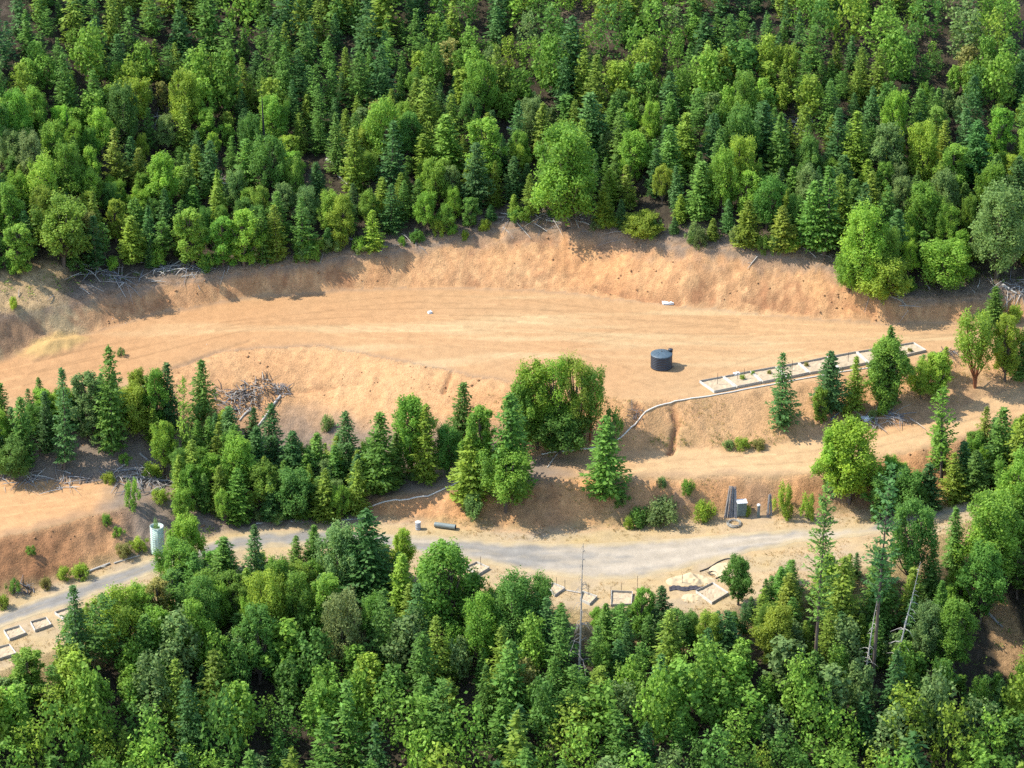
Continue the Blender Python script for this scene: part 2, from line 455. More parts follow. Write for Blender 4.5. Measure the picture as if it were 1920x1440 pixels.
cut = mix(cut, c3(.37, .275, .145), .85 * sstep(-46, -51, XX) * sstep(-.15, .3, nB + .5 * nD))
fill = mix(TAN * 1.24 * ones, ORANGE * 1.24, .50 + .4 * nA + .3 * nB)
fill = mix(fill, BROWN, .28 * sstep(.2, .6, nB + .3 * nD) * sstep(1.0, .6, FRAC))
wood = sstep(-50, -36, XX) * sstep(4, -4, XX)                       # where the middle belt of trees stands
fill = mix(fill, LITTER * .95, wood * sstep(.55, .2, FRAC + .12 * nB))
fill = mix(fill, LITTER * .9, sstep(-34, -42, XX) * sstep(.75, .45, FRAC + .1 * nB))
fill = mix(fill, STRAW * .95, .3 * sstep(10, 20, XX) * sstep(.1, .5, nB))
fill = mix(fill, BROWN * .95, .4 * sstep(30, 38, XX) * sstep(.7, .3, FRAC))
trk = mix(TAN * 1.06 * ones, PALE * 1.08, .5 + .4 * nC)
trk = mix(trk, ORANGE * 1.1, .6 * sstep(-40, -46, XX))
trk = mix(trk, ORANGE, .35 * sstep(0, .5, nA + .3 * nB))
trk = mix(trk, LITTER * .95, sstep(-46, -42, XX + 2 * nB) * sstep(9, 3, XX + 2 * nB))
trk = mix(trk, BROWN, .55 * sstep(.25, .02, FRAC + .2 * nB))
bank = mix(ORANGE * 1.30 * ones, RED, .12 + .55 * nB + .3 * nD)
bank = mix(bank, BROWN, (.35 + .35 * sstep(4, 12, XX)) * sstep(-.1, .45, fbm(XX * .25, YY * .25, 4, 31)))
bank = mix(bank, RED * .8, .75 * sstep(-44, -50, XX))
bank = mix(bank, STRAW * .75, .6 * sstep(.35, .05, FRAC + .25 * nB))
bank = mix(bank, LITTER * .95, sstep(-44, -40, XX) * sstep(-14, -18, XX))
verge = mix(STRAW * 1.0 * ones, c3(.30, .235, .16), .55 + .6 * nB)
verge = mix(verge, PALE * .95, .6 * sstep(.1, .5, nC))
low = mix(FLOOR * ones, STRAW * .9, sstep(7.0, 1.5, (CY[0][None, :] - Yw) + 2.5 * nB))
low = mix(low, LITTER * .7, .5 * sstep(.2, .6, nB))
low = mix(low, TAN * .95, sstep(.1, .45, PATCH + .2 * nB))
high = mix(LITTER * .95 * ones, FLOOR, sstep(.6, 4.5, (Yw - CY[-1][None, :]) + 1.5 * nB))
high = mix(high, LITTER * .8, .55 * sstep(.22, .6, nB))
# dry grassy knob of the bank at the far left
knob = sstep(-50, -54, XX) * (ZONE == 7) * sstep(9, 6, Yw - CY[-1][None, :])
high = mix(high, PALE * .95, knob * sstep(-.2, .2, nB + .2))
rill = fbm(XX * 1.5 + nB, YY * .28, 3, 33)
cut = cut * (1 + .16 * rill)[..., None]; fill = fill * (1 + .12 * rill)[..., None]; bank = bank * (1 + .14 * rill)[..., None]
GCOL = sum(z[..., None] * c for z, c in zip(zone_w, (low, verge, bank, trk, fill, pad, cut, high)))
GCOL = mix(GCOL, c3(.39, .26, .10), .8 * sstep(.05, .4, SPOIL))
GCOL = mix(GCOL, RED, .6 * sstep(.1, .4, CARVE))
GCOL = GCOL * (1 + .22 * TRK * np.where(fbm(XX * .08, YY * .08, 2, 54) > 0, 1, -1))[..., None]

# ------------------------------------------------------------------ the ground, one sheet per terrace, sharing edges and normals
dzx = np.gradient(HH, CELL, axis=1); dzy = np.gradient(HH, CELL, axis=0)
NRM = np.stack([-dzx, -dzy, np.ones_like(HH)], -1); NRM /= np.linalg.norm(NRM, axis=-1, keepdims=True)
VALL = np.stack([XX, YY, HH], -1).reshape(-1, 3)
CALL = np.concatenate([np.clip(GCOL, .01, .95), np.ones(XX.shape)[..., None]], -1).reshape(-1, 4)
idx = np.arange(NX * NY).reshape(NY, NX)
QUAD = np.stack([idx[:-1, :-1], idx[:-1, 1:], idx[1:, 1:], idx[1:, :-1]], -1).reshape(-1, 4)
QZ = ZONE[:-1, :-1].ravel()
ZN = [('lower_hillside', 'wooded slope falling away below the paved road', 'slope', 'floor'),
      ('road_verge', 'straw coloured dry verge along the lower paved road', 'verge', 'soil'),
      ('road_bank', 'eroded orange bank rising above the lower paved road', 'bank', 'raw'),
      ('dirt_track', 'narrow dirt track on the terrace below the pad', 'track', 'soil'),
      ('fill_slope', 'loose earth slope dropping from the pad edge', 'slope', 'raw'),
      ('dirt_pad', 'wide levelled pad of bare tan earth around the tank', 'ground', 'soil'),
      ('cut_bank', 'raw orange cut bank behind the levelled pad', 'bank', 'raw'),
      ('upper_hillside', 'forested hillside rising behind the cut bank', 'hillside', 'floor')]
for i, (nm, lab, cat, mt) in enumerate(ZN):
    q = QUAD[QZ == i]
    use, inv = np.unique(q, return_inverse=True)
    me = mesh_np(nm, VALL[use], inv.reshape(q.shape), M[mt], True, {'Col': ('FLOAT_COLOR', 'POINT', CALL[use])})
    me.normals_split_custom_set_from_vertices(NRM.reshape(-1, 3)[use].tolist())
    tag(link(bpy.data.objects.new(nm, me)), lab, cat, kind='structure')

# lower road: a sheet of worn tarmac lying on the terrace
def world_line(pts):
    return np.array([G(*p) for p in pts])
R_BACK = world_line([(-150, 1205), (0, 1150), (120, 1107), (200, 1076), (290, 1046), (400, 1016), (500, 996), (620, 994), (760, 1004), (860, 1008), (960, 1017), (1100, 1020),
                     (1250, 1011), (1380, 1000), (1500, 993), (1600, 990), (1700, 972), (1800, 946), (1950, 890)])
R_FRONT = world_line([(-150, 1240), (0, 1180), (120, 1138), (240, 1094), (330, 1062), (450, 1034), (560, 1024), (700, 1026), (800, 1042), (900, 1056), (1000, 1074), (1100, 1088),
                      (1200, 1086), (1300, 1062), (1400, 1038), (1500, 1018), (1600, 1008), (1700, 990), (1800, 964), (1950, 918)])
rx = np.arange(-64, 64, .25); na = 25
yb = np.interp(rx, R_BACK[:, 0], R_BACK[:, 1]) + .35 * fbm(rx * .6, rx * 0, 3, 41)
yf = np.interp(rx, R_FRONT[:, 0], R_FRONT[:, 1]) + .35 * fbm(rx * .6, rx * 0 + 9, 3, 42)
s = np.linspace(0, 1, na)
RX = np.repeat(rx[:, None], na, 1); RY = yf[:, None] + (yb - yf)[:, None] * s[None]
RZ = height(RX, RY) + .05 - .05 * (np.abs(s * 2 - 1)[None] > .99)
grey = c3(.178, .166, .146)
e = np.minimum(s, 1 - s)[None] * (yb - yf)[:, None]
pn = fbm(RX * .12, RY * .5, 4, 43)
wear = sstep(-.35, .25, pn + .15 * fbm(RX * .8, RY * .8, 3, 44)) * sstep(-22, -6, RX)
rc = mix(grey * np.ones(RX.shape)[..., None], c3(.335, .280, .205), .80 * wear)
whl = (np.exp(-((s - .30) / .07) ** 2) + np.exp(-((s - .66) / .07) ** 2))[None] * (.55 + .45 * sstep(-.3, .3, fbm(RX * .25, RY * .25, 3, 46)))
rc = rc * (1 + .16 * whl)[..., None]
rc = mix(rc, c3(.30, .245, .165), .35 * np.exp(-((s - .48) / .06) ** 2)[None] * sstep(-.2, .3, fbm(RX * .5, RY * .9, 3, 47)))
rc = mix(rc, c3(.335, .262, .155), sstep(1.3, .05, e + .5 * fbm(RX * .9, RY * .9, 3, 45)))
ri = np.arange(RX.size).reshape(RX.shape)
rq = np.stack([ri[:-1, :-1], ri[1:, :-1], ri[1:, 1:], ri[:-1, 1:]], -1).reshape(-1, 4)
me = mesh_np('paved_road', np.stack([RX, RY, RZ], -1).reshape(-1, 3), rq, M['road'], True,
             {'Col': ('FLOAT_COLOR', 'POINT', np.concatenate([rc, np.ones(RX.shape)[..., None]], -1).reshape(-1, 4))})
tag(link(bpy.data.objects.new('paved_road', me)), 'worn grey paved road curving along the lowest terrace', 'road', kind='structure')

# ------------------------------------------------------------------ vegetation models
def leaf_mesh(name, cen, nor, axis, length, width, lv, mat, fold=0.25):
    """one bent leaf (two triangles sharing a raised midline: a kite) for each centre"""
    cen = np.asarray(cen); nor = nor / np.linalg.norm(nor, axis=1, keepdims=True)
    axis = axis - nor * (axis * nor).sum(1, keepdims=True)
    axis = axis / (np.linalg.norm(axis, axis=1, keepdims=True) + 1e-9)
    side = np.cross(nor, axis)
    L = length[:, None] * .5; W = width[:, None] * .5
    up = nor * (W * fold)
    V = np.stack([cen - axis * L, cen + side * W - up - axis * L * .1, cen + axis * L, cen - side * W - up - axis * L * .1], 1)
    N = len(cen)
    F = np.arange(N * 4).reshape(N, 4)
    return mesh_np(name, V.reshape(-1, 3), F, mat, False, {'lv': ('FLOAT', 'POINT', np.repeat(np.clip(lv, 0, 1), 4))})

def conifer_meshes(tag_, h, R, seed, base=.06, step=.21, per=7, droop=.25, gap=0.0, power=.8, leaf=.36, bend=0.0, dens=1.0):
    r = np.random.default_rng(seed)
    cen, nor, ax, ln, wd, lv = [], [], [], [], [], []
    tb = MB()
    trunk = [Vector((bend * h * math.sin(t * 2.2) * .05, bend * h * .03 * t, h * t)) for t in np.linspace(0, .985, 9)]
    r0 = (.016 if h < 15 else .0105) * h + .03
    tb.tube([trunk[0] - Vector((0, 0, .5))] + trunk, [r0 * 1.25] + [max(.012, r0 * (1 - t) ** .9) for t in np.linspace(0, .985, 9)], 7)
    z = base * h
    lob = r.random(8) * .5 + .72
    while z < h * .985:
        t = z / h
        q = np.interp(t, np.linspace(0, 1, 9), range(9)); k = min(int(q), 7); c = trunk[k].lerp(trunk[k + 1], q - k)
        env = R * max(0.0, (1 - t)) ** power * min(1.0, .62 + 2.6 * (t - base))
        nb = max(4, int(per * (.55 + .55 * (1 - t))))
        a0 = r.random() * 6.28
        skip = r.random() < gap
        for b in range(nb):
            a = a0 + 6.283 * b / nb + r.normal(0, .25)
            if r.random() < gap * .8: continue
            sec = lob[int((a % 6.283) / 6.283 * 8) % 8]
            Lb = env * (.58 + .72 * r.random()) * (.75 + .25 * sec) * (.5 if skip else 1.0) + .10
            d = np.array([math.cos(a), math.sin(a), 0.0])
            rise = .55 * t - droop * (1 - t) + r.normal(0, .06)
            nseg = max(2, int(Lb / .15 * dens))
            ss = np.linspace(.16, 1.0, nseg)
            pos = np.array([c.x, c.y, z]) + d * (Lb * ss)[:, None] + np.array([0, 0, 1.0]) * (Lb * (rise * ss + .12 * ss * ss))[:, None]
            sd = np.array([-d[1], d[0], 0.0])
            tone = r.normal(.5, .14)
            if Lb > .7 and dens < 1.0:
                e = Vector(pos[-1]); tb.tube([Vector((c.x, c.y, z)), e], [.03, .008], 4, False)
            for sg in (-1, 1):
                k2 = nseg
                fan = (.55 + .45 * r.random(k2)) * (1.05 - .62 * ss)[:k2]
                off = sd[None] * (sg * fan * min(.42, .16 + .22 * Lb))[:, None]
                p = pos + off + r.normal(0, .035, (k2, 3)) - np.array([0, 0, .06]) * r.random((k2, 1))
                cen.append(p)
                nor.append(np.array([0, 0, 1.0]) + r.normal(0, .38, (k2, 3)) + d * .15)
                ax.append(d[None] * .8 + sd[None] * (sg * .65) + r.normal(0, .25, (k2, 3)) + np.array([0, 0, rise * .6 - .1]))
                ln.append(leaf * (.75 + .6 * r.random(k2))); wd.append(leaf * .50 * (.7 + .6 * r.random(k2)))
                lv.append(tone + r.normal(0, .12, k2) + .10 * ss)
        z += step * (.75 + .5 * r.random()) * (1.0 if t < .8 else .7)
    # leader and filling shoots
    k3 = 26
    zz = h * (.93 + .08 * r.random(k3))
    cen.append(np.stack([trunk[-1].x + r.normal(0, .05, k3), trunk[-1].y + r.normal(0, .05, k3), zz], 1))
    nor.append(r.normal(0, 1, (k3, 3))); ax.append(np.array([0, 0, 1.0]) + r.normal(0, .35, (k3, 3)))
    ln.append(np.full(k3, .26)); wd.append(np.full(k3, .10)); lv.append(r.normal(.6, .1, k3))
    C = np.concatenate
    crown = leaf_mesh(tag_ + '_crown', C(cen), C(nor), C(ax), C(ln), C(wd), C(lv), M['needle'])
    return tb, crown

def broad_meshes(tag_, h, R, seed, lobes=20, base=.22, per=430, leaf=.21, stems=1, shape=1.0, gap=0.0, bark='bark', top=0.0):
    r = np.random.default_rng(seed)
    tb = MB(); cen, nor, ax, ln, wd, lv = [], [], [], [], [], []
    heads = []
    for s_ in range(stems):
        a = 6.283 * s_ / stems + r.random() * 1.2
        sp = R * (.38 if stems > 1 else .06)
        heads.append(Vector((math.cos(a) * sp, math.sin(a) * sp, h * (.74 + .1 * r.random()))))
    r0 = .014 * h + .035
    paths = []
    for hd in heads:
        k = 6
        pth = [Vector((hd.x * (i / k) ** 1.2 + r.normal(0, .03) * (i > 0), hd.y * (i / k) ** 1.2 + r.normal(0, .03) * (i > 0), hd.z * i / k)) for i in range(k + 1)]
        tb.tube([pth[0] - Vector((0, 0, .5))] + pth, [r0 * 1.2] + [r0 * (1 - .8 * i / k) for i in range(k + 1)], 7)
        paths.append(pth)
    zc, hz = h * (base + (1 - base) * .5), h * (1 - base) * .5
    lobes = int(lobes * 2.5)
    for i in range(lobes):
        if i < stems:
            hd = heads[i]; c = np.array([hd.x, hd.y, h * (.86 + .05 * r.random())]); rad = R * (.24 + .08 * r.random())
        else:
            u = (i - stems + .5) / max(1, lobes - stems)
            zf = -.88 + 1.62 * u + r.normal(0, .06)
            a = 2.399 * i + r.normal(0, .35)
            env = math.sqrt(max(.08, 1 - zf * zf * (.88 if zf > 0 else .75))) * (1 - .22 * max(0, zf) * shape)
            rr = R * env * (.40 + .62 * r.random() ** .7) * (.82 + .3 * math.sin(a * 3 + seed) * math.cos(zf * 4 + seed * 2))
            c = np.array([math.cos(a) * rr, math.sin(a) * rr, zc + hz * zf])
            rad = R * (.145 + .15 * r.random()) * (.8 + .3 * env)
        if r.random() < gap: continue
        # limb to the lobe
        pth = paths[min(range(stems), key=lambda j: (Vector(c) - heads[j]).length)]
        zt = max(h * base * .6, c[2] - .28 * h - .3 * R); kk = min(int(zt / pth[-1].z * 6), 5); st = pth[max(kk, 1)]
        mid = st.lerp(Vector(c), .55) + Vector((0, 0, -.05 * h * .3))
        tb.tube([st, mid, Vector(c)], [r0 * .42, r0 * .25, .012], 5, False)
        m_ = int(per * .78 * (rad / (R * .27)) ** 2)
        v = r.normal(0, 1, (m_, 3)); v /= np.linalg.norm(v, axis=1, keepdims=True)
        lumpy = 1 + .30 * np.sin(v[:, 0] * 5 + i) * np.cos(v[:, 1] * 4.3 + 2 * i) + .22 * np.sin(v[:, 2] * 6 + i * 1.7) + .22 * np.sin(v[:, 0] * 11 + v[:, 2] * 9 + i)
        sh = (.42 + .66 * r.random(m_) ** .7) * lumpy
        p = c + v * (rad * sh)[:, None] * np.array([1, 1, 1.05 + .5 * r.random()])
        cen.append(p)
        nor.append(v * .75 + np.array([0, 0, .45]) + r.normal(0, .55, (m_, 3)))
        ax.append(r.normal(0, 1, (m_, 3)) + np.array([0, 0, -.3]))
        L_ = leaf * (.50 + .62 * r.random(m_)); ln.append(L_); wd.append(L_ * (.62 + .2 * r.random(m_)))
        lv.append(np.full(m_, r.normal(.5, .13)) + r.normal(0, .14, m_))
    C = np.concatenate
    crown = leaf_mesh(tag_ + '_crown', C(cen), C(nor), C(ax), C(ln), C(wd), C(lv), M['leaf'])
    return tb, crown

MODELS = {}          # key -> (trunk mesh, crown mesh, height, half width)
def reg(key, mm, h, R, bark='bark'):
    MODELS[key] = (mm[0].mesh(key + '_trunk', M[bark]), mm[1], h, R)
reg('fir0', conifer_meshes('fir0', 8, 1.75, 1), 8, 1.75)
reg('fir1', conifer_meshes('fir1', 8, 1.55, 2, power=.7, droop=.15, per=8), 8, 1.55)
reg('fir2', conifer_meshes('fir2', 7, 1.9, 3, power=.95, droop=.35), 7, 1.9)
reg('fir3', conifer_meshes('fir3', 9, 1.6, 4, base=.12, step=.30, gap=.12, bend=1), 9, 1.6)
reg('fir4', conifer_meshes('fir4', 6, 1.7, 5, power=.75, step=.19, droop=.1, per=8), 6, 1.7)
reg('fir5', conifer_meshes('fir5', 8, 1.8, 6, base=.04, step=.36, power=.85, droop=.3, per=8), 8, 1.8)
reg('thin0', conifer_meshes('thin0', 18, 2.7, 7, base=.36, step=.42, gap=.28, power=.55, droop=.1, per=6, leaf=.46, bend=.25, dens=.8), 18, 2.7)
reg('thin1', conifer_meshes('thin1', 18, 2.6, 8, base=.42, step=.48, gap=.34, power=.5, droop=.05, per=6, leaf=.46, bend=-.25, dens=.8), 18, 2.6)
reg('pine0', conifer_meshes('pine0', 9, 1.6, 9, base=.25, step=.30, gap=.2, power=.55, droop=-.25, per=6, leaf=.40, dens=.9), 9, 1.6)
reg('oak0', broad_meshes('oak0', 8, 2.1, 11), 8, 2.1)
reg('oak1', broad_meshes('oak1', 8, 1.8, 12, lobes=22, stems=2, base=.15), 8, 1.8)
reg('oak2', broad_meshes('oak2', 7, 2.2, 13, lobes=18, stems=2, base=.18), 7, 2.2)
reg('oak3', broad_meshes('oak3', 9, 1.9, 14, lobes=26, stems=1, base=.12, shape=1.6), 9, 1.9)
reg('oak4', broad_meshes('oak4', 7, 2.4, 15, lobes=24, stems=3, base=.1, leaf=.24), 7, 2.4)
reg('oak5', broad_meshes('oak5', 8, 1.5, 16, lobes=20, stems=1, base=.08, shape=1.3), 8, 1.5)
reg('oak6', broad_meshes('oak6', 9, 2.3, 17, lobes=26, stems=3, base=.16, gap=.08), 9, 2.3)
reg('oak7', broad_meshes('oak7', 9, 2.2, 27, lobes=24, stems=4, base=.2, gap=.22, per=330, leaf=.19), 9, 2.2)
reg('madrone0', broad_meshes('madrone0', 7, 2.2, 18, lobes=15, stems=2, base=.38, gap=.12, per=330), 7, 2.2, 'redbark')
reg('bush0', broad_meshes('bush0', 2.2, 1.4, 21, lobes=12, base=.02, per=200, leaf=.20, stems=3), 2.2, 1.4)
reg('bush1', broad_meshes('bush1', 2.2, 1.3, 22, lobes=9, base=.02, per=200, leaf=.18, stems=2, gap=.15), 2.2, 1.3)
reg('bush2', broad_meshes('bush2', 1.6, 1.3, 23, lobes=9, base=.02, per=170, leaf=.17, stems=3, gap=.1), 1.6, 1.3)
reg('column0', broad_meshes('column0', 3.4, .8, 24, lobes=18, base=.01, per=190, leaf=.15, stems=1, shape=1.6), 3.4, .8)

TONES = dict(           # leaf colours of the kinds standing here
    fir=(.110, .220, .038), firdark=(.070, .158, .042), firyellow=(.180, .262, .036), firblue=(.088, .186, .050),
    oak=(.156, .290, .040), oakbright=(.205, .350, .046), oakdark=(.112, .232, .042), oakyellow=(.245, .345, .042),
    grey=(.165, .252, .074), dry=(.26, .26, .07), brown=(.20, .13, .06))

def plant(key, loc, hgt, wid, tone, label, name, cat, group=None, rz=None, lean=(0, 0)):
    tm, cm, h0, r0 = MODELS[key]
    e = empty(name, loc, random.uniform(0, 6.283) if rz is None else rz)
    e.rotation_euler = (random.gauss(lean[0], .028), random.gauss(lean[1], .028), e.rotation_euler.z)
    sw = wid / (2 * r0); e.scale = (sw, sw, hgt / h0)
    tag(e, label, cat, group)
    t = link(bpy.data.objects.new('stem' if cat == 'shrub' else 'trunk', tm)); t.parent = e
    c = link(bpy.data.objects.new('foliage' if cat == 'shrub' else 'crown', cm)); c.parent = e
    col = np.array(TONES[tone]) * np.exp(rng.normal(0, .10)) * (1 + rng.normal(0, .045, 3))
    c.color = (*np.clip(col, .005, .6), 1)
    return e

PLACED = []          # (x, y, radius) of what already stands
def at_pixels(px, top, base, w):
    """ground point, real height and width of something seen from pixel row top to row base, w pixels wide"""
    p = G(px, base); _, _, d = proj(p)
    el = math.atan2(CAM[2] - p[2], math.hypot(p[0] - CAM[0], p[1] - CAM[1]))
    return p, (base - top) * d / FPX / math.cos(el), w * d / FPX
def stand(key, px, top, base, w, tone, label, name=None, cat='tree', group=None, lean=(0, 0)):
    p, h, wd = at_pixels(px, top, base, w)
    PLACED.append((p[0], p[1], wd * .36))
    if name is None:
        name = ('fir_tree' if key.startswith(('fir', 'thin')) else 'pine_tree' if key.startswith('pine') else 'madrone_tree' if key.startswith('mad') else
                'shrub' if key.startswith(('bush', 'column')) else 'broadleaf_tree')
        if name == 'shrub': cat = 'shrub'
    return plant(key, (p[0], p[1], p[2] - .05), h, wd, tone, label, name, cat, group, lean=lean)

